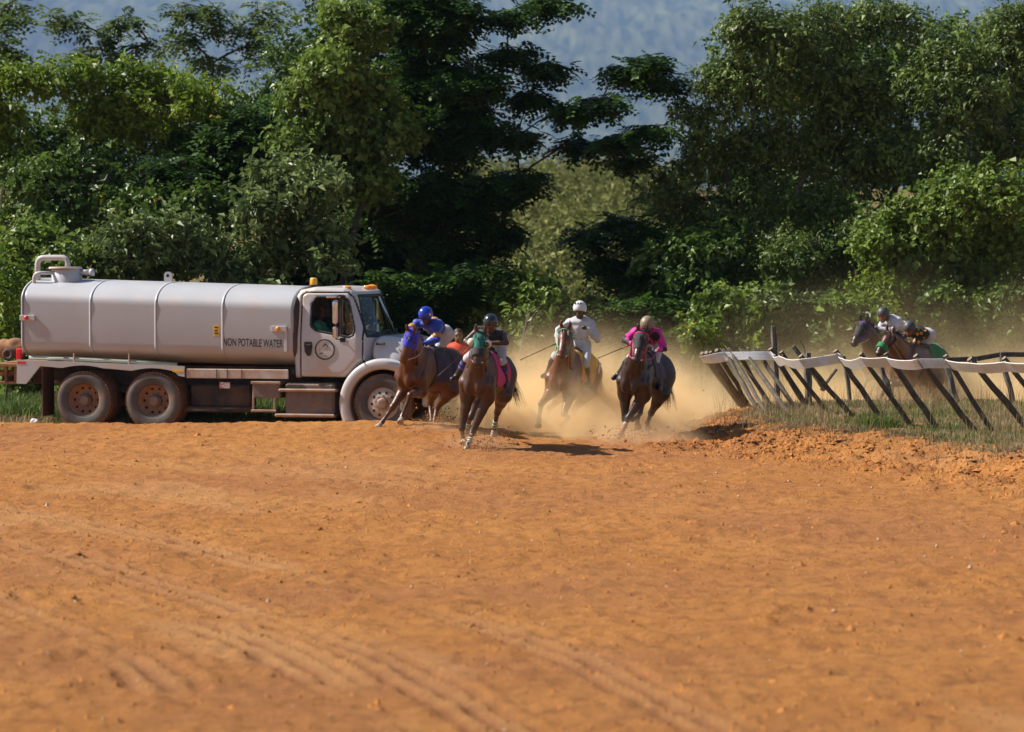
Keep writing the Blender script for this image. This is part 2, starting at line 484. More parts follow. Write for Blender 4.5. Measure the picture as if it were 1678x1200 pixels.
def ground_material():
    m = bpy.data.materials.new('orange_dirt'); m.use_nodes = True
    nt = m.node_tree; N = nt.nodes; Lk = nt.links; b = N['Principled BSDF']
    geo = N.new('ShaderNodeNewGeometry')
    def noise(scale, det=5, rough=0.6, vec=None):
        n = N.new('ShaderNodeTexNoise'); n.inputs['Scale'].default_value = scale; n.inputs['Detail'].default_value = det
        n.inputs['Roughness'].default_value = rough; Lk.new(vec or geo.outputs['Position'], n.inputs['Vector']); return n
    def ramp(src, lo, hi, a=0., c=1.):
        r = N.new('ShaderNodeMapRange'); r.inputs['From Min'].default_value = lo; r.inputs['From Max'].default_value = hi
        r.inputs['To Min'].default_value = a; r.inputs['To Max'].default_value = c; Lk.new(src, r.inputs['Value']); return r.outputs['Result']
    def mix(f, a, c):
        x = N.new('ShaderNodeMix'); x.data_type = 'RGBA'
        Lk.new(f, x.inputs['Factor'])
        for s_, v in (('A', a), ('B', c)):
            if isinstance(v, tuple): x.inputs[s_].default_value = (*v, 1)
            else: Lk.new(v, x.inputs[s_])
        return x.outputs['Result']
    col = mix(ramp(noise(0.35, 4).outputs['Fac'], .35, .65), (0.46, 0.192, 0.052), (0.54, 0.240, 0.068))
    col = mix(ramp(noise(0.16, 3).outputs['Fac'], .46, .60, 0, .75), col, (0.42, 0.178, 0.068))
    col = mix(ramp(noise(2.6, 6, .7).outputs['Fac'], .47, .66, 0, .8), col, (0.31, 0.125, 0.045))
    col = mix(ramp(noise(14, 5, .75).outputs['Fac'], .55, .72, 0, .7), col, (0.20, 0.08, 0.032))
    col = mix(ramp(noise(24, 3).outputs['Fac'], .60, .70, 0, .55), col, (0.62, 0.33, 0.15))
    col = mix(ramp(noise(5.5, 4, .65).outputs['Fac'], .54, .64, 0, .5), col, (0.24, 0.095, 0.036))
    ap = N.new('ShaderNodeAttribute'); ap.attribute_name = 'pale'
    col = mix(ramp(ap.outputs['Fac'], 0, 1, 0, .75), col, (0.60, 0.325, 0.135))
    ad_ = N.new('ShaderNodeAttribute'); ad_.attribute_name = 'rut_dark'
    col = mix(ramp(ad_.outputs['Fac'], .1, .9, 0, .9), col, (0.30, 0.125, 0.055))  # darker brown mixed in along the rut lines
    av = N.new('ShaderNodeAttribute'); av.attribute_name = 'verge'
    vegc = mix(ramp(noise(3.0, 5).outputs['Fac'], .4, .6), (0.20, 0.13, 0.06), (0.13, 0.12, 0.035))
    vm = N.new('ShaderNodeMath'); vm.operation = 'MULTIPLY_ADD'; vm.use_clamp = True
    Lk.new(av.outputs['Fac'], vm.inputs[0]); Lk.new(ramp(noise(2.2, 6).outputs['Fac'], .36, .50), vm.inputs[1]); Lk.new(ramp(av.outputs['Fac'], 1, 3), vm.inputs[2])
    col = mix(vm.outputs['Value'], col, vegc)
    Lk.new(col, b.inputs['Base Color'])
    b.inputs['Roughness'].default_value = 0.95; b.inputs['Specular IOR Level'].default_value = 0.12
    bp = N.new('ShaderNodeBump'); bp.inputs['Strength'].default_value = 1.0; bp.inputs['Distance'].default_value = 0.07
    Lk.new(noise(22, 8, .75).outputs['Fac'], bp.inputs['Height']); Lk.new(bp.outputs['Normal'], b.inputs['Normal'])
    return m
DIRT = ground_material()
def build_ground():
    xs = np.arange(-14.5, 14.6, 0.048); ys = np.arange(16.5, 63, 0.10)
    X, Y = np.meshgrid(xs, ys)                      # rows: y
    keepv = np.abs(X) < 0.175 * Y + 3.2
    dz, pale, rut_dark = ground_detail(X, Y)
    d = bank_dist(X, Y)
    verge_l = sstep(53.6, 55.0, Y + 0.24 * (X + 2.3)) * sstep(0.6, -0.8, X)
    verge_f = sstep(60.5, 62.0, Y)
    verge = np.clip(np.maximum(np.maximum(sstep(0.75, 1.5, d + (fbm2(X * 1.3, Y * 1.3, 3) - .5) * .9), verge_l), verge_f), 0, 1)
    soft = 1 - 0.6 * verge
    Z = ground_base(X, Y) + dz * soft - 0.02
    k = keepv[:-1, :-1] & keepv[1:, :-1] & keepv[:-1, 1:] & keepv[1:, 1:]
    idx = np.arange(X.size).reshape(X.shape)
    Fq = np.stack([idx[:-1, :-1][k], idx[:-1, 1:][k], idx[1:, 1:][k], idx[1:, :-1][k]], 1)
    V = np.stack([X.ravel(), Y.ravel(), Z.ravel()], 1)
    use = np.zeros(len(V), bool); use[Fq.ravel()] = True
    re = np.cumsum(use) - 1
    V1 = V[use]; F1 = re[Fq]; p1 = pale.ravel()[use]; d1 = rut_dark.ravel()[use]; v1 = verge.ravel()[use]
    # the wide sheet to the horizon, cut out under the fine sheet
    gx = np.concatenate([-np.geomspace(6000, 20, 42), np.arange(-19, 19.1, 1.0), np.geomspace(20, 6000, 42)])
    gy = np.concatenate([np.arange(-40, 60.1, 1.0), np.geomspace(61.2, 13500, 130)])
    GX, GY = np.meshgrid(gx, gy)
    GZ = ground_base(GX, GY) - 0.06
    inside = (np.abs(GX) < 0.175 * GY + 2.4) & (GY > 17.2) & (GY < 62.3)
    kk = ~(inside[:-1, :-1] & inside[1:, :-1] & inside[:-1, 1:] & inside[1:, 1:])
    gi = np.arange(GX.size).reshape(GX.shape)
    F2 = np.stack([gi[:-1, :-1][kk], gi[:-1, 1:][kk], gi[1:, 1:][kk], gi[1:, :-1][kk]], 1) + len(V1)
    V2 = np.stack([GX.ravel(), GY.ravel(), GZ.ravel()], 1)
    ve2 = (np.where(GY > 58, 1.0, 0.0) + 3 * sstep(62, 75, GY)).ravel()
    g = part('ground', np.concatenate([V1, V2]), np.concatenate([F1, F2]), DIRT, None, True,
             attrs={'pale': ('FLOAT', np.concatenate([p1, np.zeros(len(V2))])), 'verge': ('FLOAT', np.concatenate([v1, ve2])), 'rut_dark': ('FLOAT', np.concatenate([d1, np.zeros(len(V2))]))})
    tag(g, 'orange dirt race track with worked clods and tyre ruts', None, None, 'structure')
build_ground()

# loose clods lying on the track
def build_clods():
    rg = np.random.default_rng(5)
    n = 58000
    y = 19 + (58 - 19) * rg.random(n) ** 0.85
    x = (rg.random(n) * 2 - 1) * (0.175 * y + 1.5)
    d = bank_dist(x, y)
    pt = fbm2(x * .7, y * .7, 3)
    keep = (d < 1.0) & (y + .24 * np.minimum(x + 2.3, 0) < 54.2 + np.where(x > 0.5, 3, 0)) & (rg.random(n) < np.where(d > -1.6, 1.0, 0.22 + 0.8 * sstep(.42, .62, pt)))
    x, y = x[keep], y[keep]
    small = np.exp(rg.normal(-4.32, 0.42, len(x)))
    m = 14000                                          # coarser clods on the loose shoulder of the bank
    i = rg.integers(0, 7, m); t = rg.random(m)
    e = BANK[i] + (BANK[i + 1] - BANK[i]) * t[:, None]
    nn = BANK[i + 1] - BANK[i]; nn = np.stack([nn[:, 1], -nn[:, 0]], 1) / np.hypot(nn[:, 0], nn[:, 1])[:, None]
    e = e - nn * (rg.normal(0.1, 0.6, m))[:, None]
    ok = e[:, 1] > 34; e = e[ok]
    x = np.concatenate([x, e[:, 0]]); y = np.concatenate([y, e[:, 1]]); big = np.concatenate([small, np.exp(rg.normal(-3.85, 0.45, len(e)))])
    big = np.clip(big, .006, .07); n = len(x)
    z = ground_base(x, y) + ground_detail(x, y)[0] - 0.022
    k = 5; ang = (np.arange(k) * 2 * math.pi / k)[None] + rg.random((n, 1)) * 6.28
    rr = big[:, None] * (.55 + 1.0 * rg.random((n, k)))
    ring = np.stack([x[:, None] + np.cos(ang) * rr, y[:, None] + np.sin(ang) * rr, z[:, None] - .006 + 0 * rr], -1)
    top = np.stack([x + big * (rg.random(n) - .5) * .7, y + big * (rg.random(n) - .5) * .7, z + big * (.3 + .6 * rg.random(n))], -1)[:, None]
    V = np.concatenate([ring, top], 1).reshape(-1, 3)
    F0 = np.array([(q, (q + 1) % k, k) for q in range(k)])
    F = (F0[None] + (np.arange(n) * (k + 1))[:, None, None]).reshape(-1, 3)
    o = part('clods', V, F, pmat('clod_dirt', (0.45, 0.186, 0.052), (0.30, 0.122, 0.040), scale=1.3, rough=.95, spec=.1, bump=.6, bscale=60, lo=.4, hi=.6), None, False)
    tag(o, 'loose clods of orange dirt scattered over the track', 'clods', None, 'stuff')
build_clods()

def build_pebbles():
    rg = np.random.default_rng(8); n = 260
    y = 20 + 32 * rg.random(n) ** .8; x = (rg.random(n) * 2 - 1) * .175 * y; k = bank_dist(x, y) < .3; x, y = x[k], y[k]; n = len(x)
    z = ground_base(x, y) + ground_detail(x, y)[0] - .012; r = np.exp(rg.normal(-4.35, .35, n))
    o6 = np.array([(1,0,0),(-1,0,0),(0,1,0),(0,-1,0),(0,0,1),(0,0,-1)], float)
    V = (o6[None] * (.6 + .7 * rg.random((n, 6, 1))) * r[:, None, None] + np.stack([x, y, z], 1)[:, None]).reshape(-1, 3)
    F0 = np.array([(0,2,4),(2,1,4),(1,3,4),(3,0,4),(2,0,5),(1,2,5),(3,1,5),(0,3,5)])
    o = part('pebbles', V, (F0[None] + (np.arange(n) * 6)[:, None, None]).reshape(-1, 3), pmat('pale_pebble', (.52, .36, .24), (.44, .27, .15), scale=2, rough=.9), None, False)
    tag(o, 'small pale pebbles dotted over the dirt track', 'pebbles', None, 'stuff')
build_pebbles()

# a blue mountain far behind the trees
def build_mountain():
    xs = np.linspace(-5000, 5000, 220); ys = np.linspace(4800, 13000, 120)
    X, Y = np.meshgrid(xs, ys)
    rise = sstep(5200, 12000, Y)
    n = fbm2(X * 0.0005 + 5, Y * 0.0005, 6, .55)
    rid = 1 - np.abs(fbm2(X * 0.0016 + 11, Y * 0.0007, 6, .6) - .5) * 2
    Z = 8 + rise * (985 + 190 * n) + (rid - .6) * 170 * sstep(5200, 6700, Y) * sstep(12300, 9700, Y) + 55 * (fbm2(X * .0056, Y * .0056, 4) - .5)
    idx = np.arange(X.size).reshape(X.shape)
    F = np.stack([idx[:-1, :-1], idx[:-1, 1:], idx[1:, 1:], idx[1:, :-1]], -1).reshape(-1, 4)
    o = part('mountain', np.stack([X.ravel(), Y.ravel(), Z.ravel()], 1), F,
             pmat('mountain_forest', (0.008, 0.024, 0.009), (0.135, 0.145, 0.06), scale=0.034, detail=10, rough=.95, spec=.05, bump=1, bscale=.02, lo=.36, hi=.70, stretch=(1, .13, .13)), None, True)
    tag(o, 'forested mountainside, blue with distance', None, None, 'structure')
build_mountain()
# ------------------------------------------------------------------ shared materials
DUST = (0.42, 0.22, 0.10)
M = {}
M['white'] = pmat('white_truck_paint', (0.50, 0.505, 0.525), (0.45, 0.45, 0.46), scale=1.2, rough=.32, coat=.35, dirt=(0.50, 0.36, 0.24), dirt_amt=.42, dscale=1.6)
M['tank'] = pmat('white_tank_paint', (0.43, 0.44, 0.475), (0.395, 0.40, 0.42), scale=0.9, rough=.42, coat=.15, dirt=(0.42, 0.36, 0.32), dirt_amt=.36, dscale=1.9, stretch=(1, 1, .35))
M['dustwhite'] = pmat('dusty_white_steel', (0.58, 0.54, 0.50), (0.44, 0.33, 0.25), scale=2.5, rough=.7, dirt=(0.36, 0.19, 0.10), dirt_amt=.55, dscale=3)
M['steel'] = pmat('dusty_dark_steel', (0.030, 0.027, 0.026), (0.075, 0.05, 0.038), scale=3, rough=.75, dirt=(0.16, 0.085, 0.045), dirt_amt=.45, dscale=3)
M['box'] = pmat('dusty_grey_steel', (0.10, 0.095, 0.092), (0.17, 0.13, 0.11), scale=3, rough=.6, dirt=(0.30, 0.18, 0.11), dirt_amt=.5, dscale=4)
M['step'] = pmat('dusty_step_metal', (0.34, 0.25, 0.20), (0.26, 0.15, 0.09), scale=5, rough=.6, metal=.3)
M['rubber'] = pmat('dusty_tyre_rubber', (0.075, 0.072, 0.070), (0.11, 0.10, 0.092), scale=3, rough=.85, dirt=(0.27, 0.14, 0.07), dirt_amt=.42, dscale=4)
M['tread'] = pmat('muddy_tyre_tread', (0.24, 0.115, 0.05), (0.16, 0.08, 0.04), scale=5, rough=.95)
M['rim_rust'] = pmat('dusty_orange_rim', (0.36, 0.19, 0.10), (0.25, 0.15, 0.10), scale=7, rough=.75)
M['rim_grey'] = pmat('dusty_grey_rim', (0.46, 0.42, 0.39), (0.38, 0.28, 0.22), scale=6, rough=.6, dirt=(0.36, 0.2, 0.11), dirt_amt=.4, dscale=5)
M['hole'] = pmat('rim_hole_black', (0.008, 0.008, 0.008), (0.012, 0.01, 0.01), rough=.9)
M['black'] = pmat('black_trim', (0.012, 0.012, 0.013), (0.02, 0.019, 0.018), rough=.5)
M['ink'] = pmat('black_lettering', (0.02, 0.02, 0.022), (0.035, 0.034, 0.034), scale=12, rough=.6)
M['chrome'] = pmat('dusty_chrome', (0.75, 0.75, 0.76), (0.62, 0.58, 0.55), rough=.12, metal=1.0)
M['amber'] = pmat('amber_lens', (0.85, 0.27, 0.01), (0.72, 0.20, 0.01), rough=.2, coat=.5)
M['yamber'] = pmat('yellow_beacon_lens', (0.85, 0.42, 0.015), (0.7, 0.3, 0.01), rough=.25, coat=.5)
M['red'] = pmat('red_lens', (0.75, 0.015, 0.02), (0.5, 0.01, 0.012), rough=.2, coat=.5)
M['yellow'] = pmat('yellow_label', (0.80, 0.50, 0.03), (0.7, 0.4, 0.03), rough=.6)
M['hose'] = pmat('pale_green_hose', (0.36, 0.42, 0.34), (0.28, 0.30, 0.24), scale=4, rough=.6)
M['rust'] = pmat('rusty_dusty_pump', (0.33, 0.155, 0.065), (0.16, 0.085, 0.045), scale=6, rough=.9, bump=.5)
M['seat'] = pmat('dark_cab_interior', (0.02, 0.019, 0.019), (0.03, 0.028, 0.027), rough=.85)
M['glass'] = glass_mat('cab_window_glass')
M['chassis_tag'] = pmat('white_red_label', (0.7, 0.68, 0.66), (0.55, 0.2, 0.16), scale=14, rough=.6, lo=.5, hi=.55)

# ------------------------------------------------------------------ the water truck
TH = R(12.5)
T_H = np.array([math.cos(TH), -math.sin(TH), 0]); T_N = np.array([math.sin(TH), math.cos(TH), 0])
T_O = np.array([-6.978, 56.065, -0.02])
truck = thing('water_truck', 'white tank truck lettered NON POTABLE WATER, parked behind the galloping horses', 'truck', T_O, -TH)
def tl(u, v, y):
    r = ray(u, v); t = (y - (C0 - T_O) @ T_N) / (r @ T_N); P = C0 + t * r
    return np.array([(P - T_O) @ T_H, y, P[2] - T_O[2]])
def tworld(p): return T_O + p[0] * T_H + p[1] * T_N + np.array([0, 0, p[2]])

def poly_sdf(poly, X, Z):
    P = np.array(poly, float); n = len(P)
    d = np.full(np.broadcast(X, Z).shape, 1e9); s = np.ones(d.shape)
    for i in range(n):
        a = P[i]; b = P[i - 1]; e = b - a
        wx, wz = X - a[0], Z - a[1]
        t = np.clip((wx * e[0] + wz * e[1]) / (e @ e), 0, 1)
        d = np.minimum(d, (wx - e[0] * t) ** 2 + (wz - e[1] * t) ** 2)
        c1 = Z >= a[1]; c2 = Z < b[1]; c3 = e[0] * wz > e[1] * wx
        flip = (c1 & c2 & c3) | (~c1 & ~c2 & ~c3)
        s = np.where(flip, -s, s)
    return s * np.sqrt(d)
def rext(d2, dy, r):
    a = d2 + r; b = dy + r
    return np.minimum(np.maximum(a, b), 0) + np.sqrt(np.maximum(a, 0) ** 2 + np.maximum(b, 0) ** 2) - r

def build_cab():
    h = 0.021
    ax = axes((3.2, -1.26, 0.82), (5.10, 1.26, 2.66), h)
    X, Y, Z = ax[0][:, None, None], ax[1][None, :, None], ax[2][None, None, :]
    prof = [(3.40, .95), (3.38, 1.3), (3.38, 2.40), (3.47, 2.53), (3.75, 2.585), (4.40, 2.565), (4.60, 2.50), (4.68, 2.38), (4.98, 1.70), (4.98, 1.28), (4.86, 1.20), (4.64, 1.04), (4.42, .95)]
    xs = np.linspace(2.9, 5.6, 541); 
    tab = poly_sdf(prof, xs[:, None], ax[2][None, :].astype(float))
    # windscreen and roof front are bowed: sample the profile further forward towards the sides
    XX = (X + 0.27 * Y ** 2 * sstep(4.05, 4.65, X)) + 0 * Z
    fi = np.clip((XX - xs[0]) / (xs[1] - xs[0]), 0, len(xs) - 2); i0 = fi.astype(int); f = (fi - i0).astype(np.float32)
    kk = np.broadcast_to(np.arange(len(ax[2]))[None, None, :], XX.shape)
    d2 = (tab[i0, kk] * (1 - f) + tab[i0 + 1, kk] * f).astype(np.float32)
    w = 1.15 - 0.11 * sstep(1.55, 2.55, Z)
    d = rext(d2, np.abs(Y) - w, 0.11)
    shell = np.maximum(d, -(d + 0.05))
    win = poly_sdf([(3.71, 2.28), (3.79, 2.385), (4.28, 2.40), (4.37, 2.34), (4.50, 1.82), (4.475, 1.735), (4.41, 1.705), (3.80, 1.815), (3.71, 1.90)], X[:, :, 0], Z[0])[:, None, :] - 0.02
    win3 = np.maximum(win, 0.75 - np.abs(Y))
    ws = poly_sdf([(-.80, 2.41), (.80, 2.41), (.98, 1.72), (-.98, 1.72)], ax[1][:, None].astype(float), ax[2][None, :].astype(float))[None] - 0.02
    ws3 = np.maximum(ws, 4.30 - X)
    door = poly_sdf([(3.52, .97), (3.52, 2.42), (3.60, 2.48), (4.36, 2.48), (4.46, 2.38), (4.64, 1.86), (4.64, 1.20), (4.44, .97)], X[:, :, 0], Z[0])[:, None, :]
    door3 = np.maximum(door, 0.85 - np.abs(Y))
    body = np.maximum(np.maximum(shell, -win3), -ws3)
    cabd = np.maximum(body, -(door3 - 0.012))
    o = np.array([a[0] for a in ax])
    V, F = surface_nets(cabd.astype(np.float32), o, h)
    cab = part('cab', V, F, M['white'], truck)
    doors = {}
    for s in (-1, 1):
        dd = np.maximum(np.maximum(np.maximum(d - 0.004, -(d + 0.05)), -win3), np.maximum(door3 + 0.004, -s * Y))
        V, F = surface_nets(dd.astype(np.float32), o, h)
        doors[s] = part('door', V, F, M['white'], truck)
        # window rubber and glass: the thin skin of the cab within the opening
        wr = np.maximum(np.maximum(np.abs(d + 0.018) - 0.026, np.abs(win3 + 0.004) - 0.026), -s * Y)
        V, F = surface_nets(wr.astype(np.float32), o, h); part('window_seal', V, F, M['black'], doors[s])
        wc = 0.0
        g = MB(); yy = s * 1.075
        poly = [(4.26, 2.38), (4.36, 2.33), (4.49, 1.82), (4.46, 1.74), (4.26, 1.75)]
        g.prism(poly, yy - .004, yy + .004).build('vent_glass', M['glass'], doors[s])
        MB().tube([(4.245, s * 1.07, 2.40), (4.245, s * 1.10, 1.74)], .014, 6).build('window_post', M['black'], doors[s])
        hd = MB(); hd.prism([(3.585, 1.56), (3.60, 1.60), (3.73, 1.60), (3.74, 1.50), (3.71, 1.36), (3.65, 1.345), (3.60, 1.42)], s * 1.156, s * 1.172)
        hd.box((3.62, min(s * 1.17, s * 1.19), 1.52), (3.72, max(s * 1.17, s * 1.19), 1.555), .006)
        hd.build('handle', M['black'], doors[s])
    # windscreen
    n = 24; V = []; F = []
    def wsx(y, z): 
        return 4.68 + (4.98 - 4.68) * (2.38 - z) / 0.68 - 0.27 * y * y * 0.98 - 0.028
    ys = np.linspace(-1, 1, n)
    for t in ys:
        for z, hw in ((2.44, .79), (1.70, .985)):
            V.append((wsx(t * hw, z), t * hw, z))
    F = [(2*i, 2*i+1, 2*i+3, 2*i+2) for i in range(n - 1)]
    part('windscreen', V, F, glass_mat('windscreen_glass', (0.45, .55, .55), 0.05), truck)
    sl = np.maximum(np.abs(d + 0.018) - 0.028, np.abs(ws3 + 0.004) - 0.028)
    V, F = surface_nets(np.maximum(sl, 4.3 - X).astype(np.float32), o, h); part('windscreen_seal', V, F, M['black'], truck)
    for y0, y1 in ((-.85, -.2), (.05, .7)):
        MB().tube([(wsx(y0, 1.72) + .03, y0, 1.73), (wsx(y1, 1.80) + .035, y1, 1.80)], .012, 6).build('wiper', M['black'], truck)
    # seat, dashboard, steering wheel
    MB().box((3.48, -.95, 1.0), (4.15, -.25, 1.33), .05).box((3.46, -.92, 1.3), (3.62, -.28, 2.05), .05).build('seat', M['seat'], truck)
    MB().box((3.48, .25, 1.0), (4.15, .95, 1.33), .05).box((3.46, .28, 1.3), (3.62, .92, 2.0), .05).build('seat', M['seat'], truck)
    MB().box((4.40, -1.0, 1.2), (4.70, 1.0, 1.66), .06).build('dashboard', M['seat'], truck)
    sw = MB(); Rm = Matrix.Translation((4.28, -.58, 1.70)) @ Matrix.Rotation(R(-58), 4, 'Y')
    sw.tube([tuple(Rm @ Vector((.21 * math.cos(a), .21 * math.sin(a), 0))) for a in np.linspace(0, 2 * math.pi, 21)], .016, 6)
    sw.tube([tuple(Rm @ Vector((0, 0, 0))), (4.5, -.58, 1.5)], .03, 6).build('steering_wheel', M['black'], truck)
    # hood
    ax = axes((4.55, -1.2, 0.6), (6.15, 1.2, 1.85), h)
    X, Y, Z = ax[0][:, None, None], ax[1][None, :, None], ax[2][None, None, :]
    hp = [(4.80, 1.20), (4.78, 1.715), (5.2, 1.70), (5.62, 1.60), (5.86, 1.44), (5.95, 1.2), (5.97, .86), (5.6, .80), (5.2, 1.1)]
    hp = np.array(hp)
    for _ in range(3):                                   # soften the profile's corners
        hp = np.stack([hp * .75 + np.roll(hp, -1, 0) * .25, hp * .25 + np.roll(hp, -1, 0) * .75], 1).reshape(-1, 2)
    d2 = poly_sdf(hp, X[:, :, 0] , Z[0])[:, None, :]
    d2 = d2 + 0.10 * np.clip(np.abs(Y), 0, 1.1) ** 2 * sstep(5.3, 5.9, X)
    w = 1.06 - 0.16 * sstep(1.25, 1.75, Z) - 0.16 * sstep(5.2, 6.0, X)
    dh = rext(d2, np.abs(Y) - w, 0.12)
    arch = np.sqrt((X - 5.05) ** 2 + (Z - .5) ** 2) - 0.62
    dh = np.maximum(dh, -arch)
    gr = np.maximum(np.maximum(np.abs(Y) - .50, np.abs(Z - 1.14) - .23), 5.80 - X)
    dh = np.maximum(dh, -gr)
    V, F = surface_nets(dh.astype(np.float32), np.array([a[0] for a in ax]), h)
    V[:, 0] = np.where(V[:, 0] > 5.2, 5.2 + (V[:, 0] - 5.2) * .86, V[:, 0]); hood = part('hood', V, F, M['white'], truck)
    bm = MB()
    for q, wd in enumerate((.035, .022, .024, .02, .028)):
        bm.box((4.885 + q * .034, -1.034, 1.545), (4.885 + q * .034 + wd, -1.022, 1.545 + (.045 if q in (0, 4) else .032)))
    bm.build('badge', M['ink'], hood)
    grille = MB().box((5.70, -.50, .92), (5.73, .50, 1.36)).build('grille', M['black'], truck)
    for q in range(7):
        MB().box((5.73, -.49, .945 + q * .058), (5.77, .49, .97 + q * .058), .006).build('slat', M['chrome'], grille)
    # fenders
    for s in (-1, 1):
        ax = axes((4.10, -.30, 0.10), (6.05, .30, 1.45), h)
        X, Y, Z = ax[0][:, None, None], ax[1][None, :, None], ax[2][None, None, :]
        rr = np.sqrt((X - 5.05) ** 2 + (Z - .5) ** 2)
        ring = np.abs(rr - 0.715) - 0.10
        ring = rext(ring, np.abs(Y) - 0.19, 0.075)
        ring = np.maximum(ring, 0.17 - Z)
        ring = np.maximum(ring, (X - 5.78))
        ring = np.maximum(ring, np.where((X > 5.05) & (Z < .62), .62 - Z, -1))
        V, F = surface_nets(ring.astype(np.float32), np.array([a[0] for a in ax]), h)
        V[:, 1] += s * 1.03
        fe = part('fender', V, F, M['white'], truck)
        MB().box((5.30, s * 1.205 - .012, 1.17), (5.40, s * 1.205 + .012, 1.20), .008).build('side_marker', M['yellow'], fe)
        hl = MB().lathe([(0, .02), (.10, .01), (.12, -.02), (.12, -.12)], 20, (5.80, s * .76, 1.08), 'x')
        hl.build('headlight', pmat('headlight_lens', (.6, .62, .65), (.5, .5, .5), rough=.08, metal=.6), truck, True)
    MB().box((5.74, -1.10, .45), (5.90, 1.10, .78), .04).build('bumper', M['white'], truck)
    # roof lamps
    z0 = 2.58
    bc = tl(514, 468, -.55)
    be = MB().lathe([(0, .135), (.05, .132), (.066, .11), (.07, .02), (.07, 0)], 20, (bc[0], -.55, z0 + .03), 'z').build('beacon', M['yamber'], truck, True)
    MB().lathe([(.085, .035), (.085, -.02), (.0, -.02)], 20, (bc[0], -.55, z0), 'z').build('beacon_base', M['black'], be)
    for y, x in ((-.86, 4.30), (-.2, 4.50), (0, 4.52), (.2, 4.50), (.86, 4.30)):
        cl = Clay().ell((x, y, 2.565), (.085, .05, .042))
        V, F = cl.mesh(.012); part('clearance_light', V, F, M['amber'], truck)
    # mirrors
    for s in (-1, 1):
        ym = s * 1.40; x0 = 4.25
        mi = MB().tube([(4.33, s * 1.08, 2.42), (x0 + .02, s * 1.30, 2.43), (x0, ym, 2.40), (x0, ym, 1.66), (x0 + .06, s * 1.12, 1.64)], .016, 6).build('mirror_arm', M['black'], truck)
        MB().box((x0 - .05, ym - .095, 1.93), (x0 + .045, ym + .095, 2.35), .03).build('mirror', M['chrome'], mi)
        MB().box((x0 - .055, ym - .085, 1.68), (x0 + .045, ym + .085, 1.885), .03).build('convex_mirror', M['chrome'], mi)
        MB().box((x0 + .0, s * 1.10, 1.60), (x0 + .1, s * 1.16, 1.68), .01).build('mirror_bracket', M['black'], mi)
        MB().tube([(3.98, s * 1.08, 2.405), (4.25, s * 1.10, 2.415)], .022, 6).build('mirror_lamp_bar', M['chrome'], mi)
    return doors
DOORS = build_cab()

def text_mesh(body, w, hgt, bold=0.0):
    cu = bpy.data.curves.new('lettering', 'FONT'); cu.body = body; cu.extrude = 0.0; cu.offset = bold
    ob = bpy.data.objects.new('tmp_text', cu); COL.objects.link(ob)
    bpy.context.view_layer.update()
    me = bpy.data.meshes.new_from_object(ob.evaluated_get(bpy.context.evaluated_depsgraph_get()))
    V = np.zeros(len(me.vertices) * 3); me.vertices.foreach_get('co', V); V = V.reshape(-1, 3)
    F = [tuple(p.vertices) for p in me.polygons]
    bpy.data.objects.remove(ob); bpy.data.curves.remove(cu); bpy.data.meshes.remove(me)
    V = V - V.min(0); V[:, 0] *= w / V[:, 0].max(); V[:, 1] *= hgt / V[:, 1].max()
    return V, F

# tank ------------------------------------------------------------
TX0, TX1 = -1.78, 3.44
def tank_sec(x, n=18, k=1.0, dx=0.0):
    t = (x - TX0) / (TX1 - TX0)
    zt, zs1, zs0, zb = 2.72 - .14 * t, 2.30 - .14 * t, 1.58 - .08 * t, 1.21 - .09 * t
    a = 1.2; P = []
    for q in np.linspace(0, math.pi / 2, n): P.append((a * math.cos(q) ** 0.82, zs1 + (zt - zs1) * math.sin(q) ** .9))
    P2 = [(-y, z) for y, z in P[::-1]][1:]
    P3 = [(-a * math.sin(q) ** .82, zs0 - (zs0 - zb) * math.cos(q) ** .9) for q in np.linspace(math.pi / 2, 0, n)]
    P4 = [(-y, z) for y, z in P3[::-1]][1:]
    L = np.array(P + P2 + P3 + P4); c = np.array([0, (zt + zb) / 2])
    L = c + (L - c) * k
    return np.column_stack([np.full(len(L), x + dx), L])
def loft(rings, close_ends=True):
    n = len(rings[0]); V = np.concatenate(rings); F = []
    for i in range(len(rings) - 1):
        for k in range(n): F.append((i*n+k, (i+1)*n+k, (i+1)*n+(k+1) % n, i*n+(k+1) % n))
    if close_ends: F.append(tuple(range(n))); F.append(tuple((len(rings)-1)*n + k for k in range(n-1, -1, -1)))
    return V, F
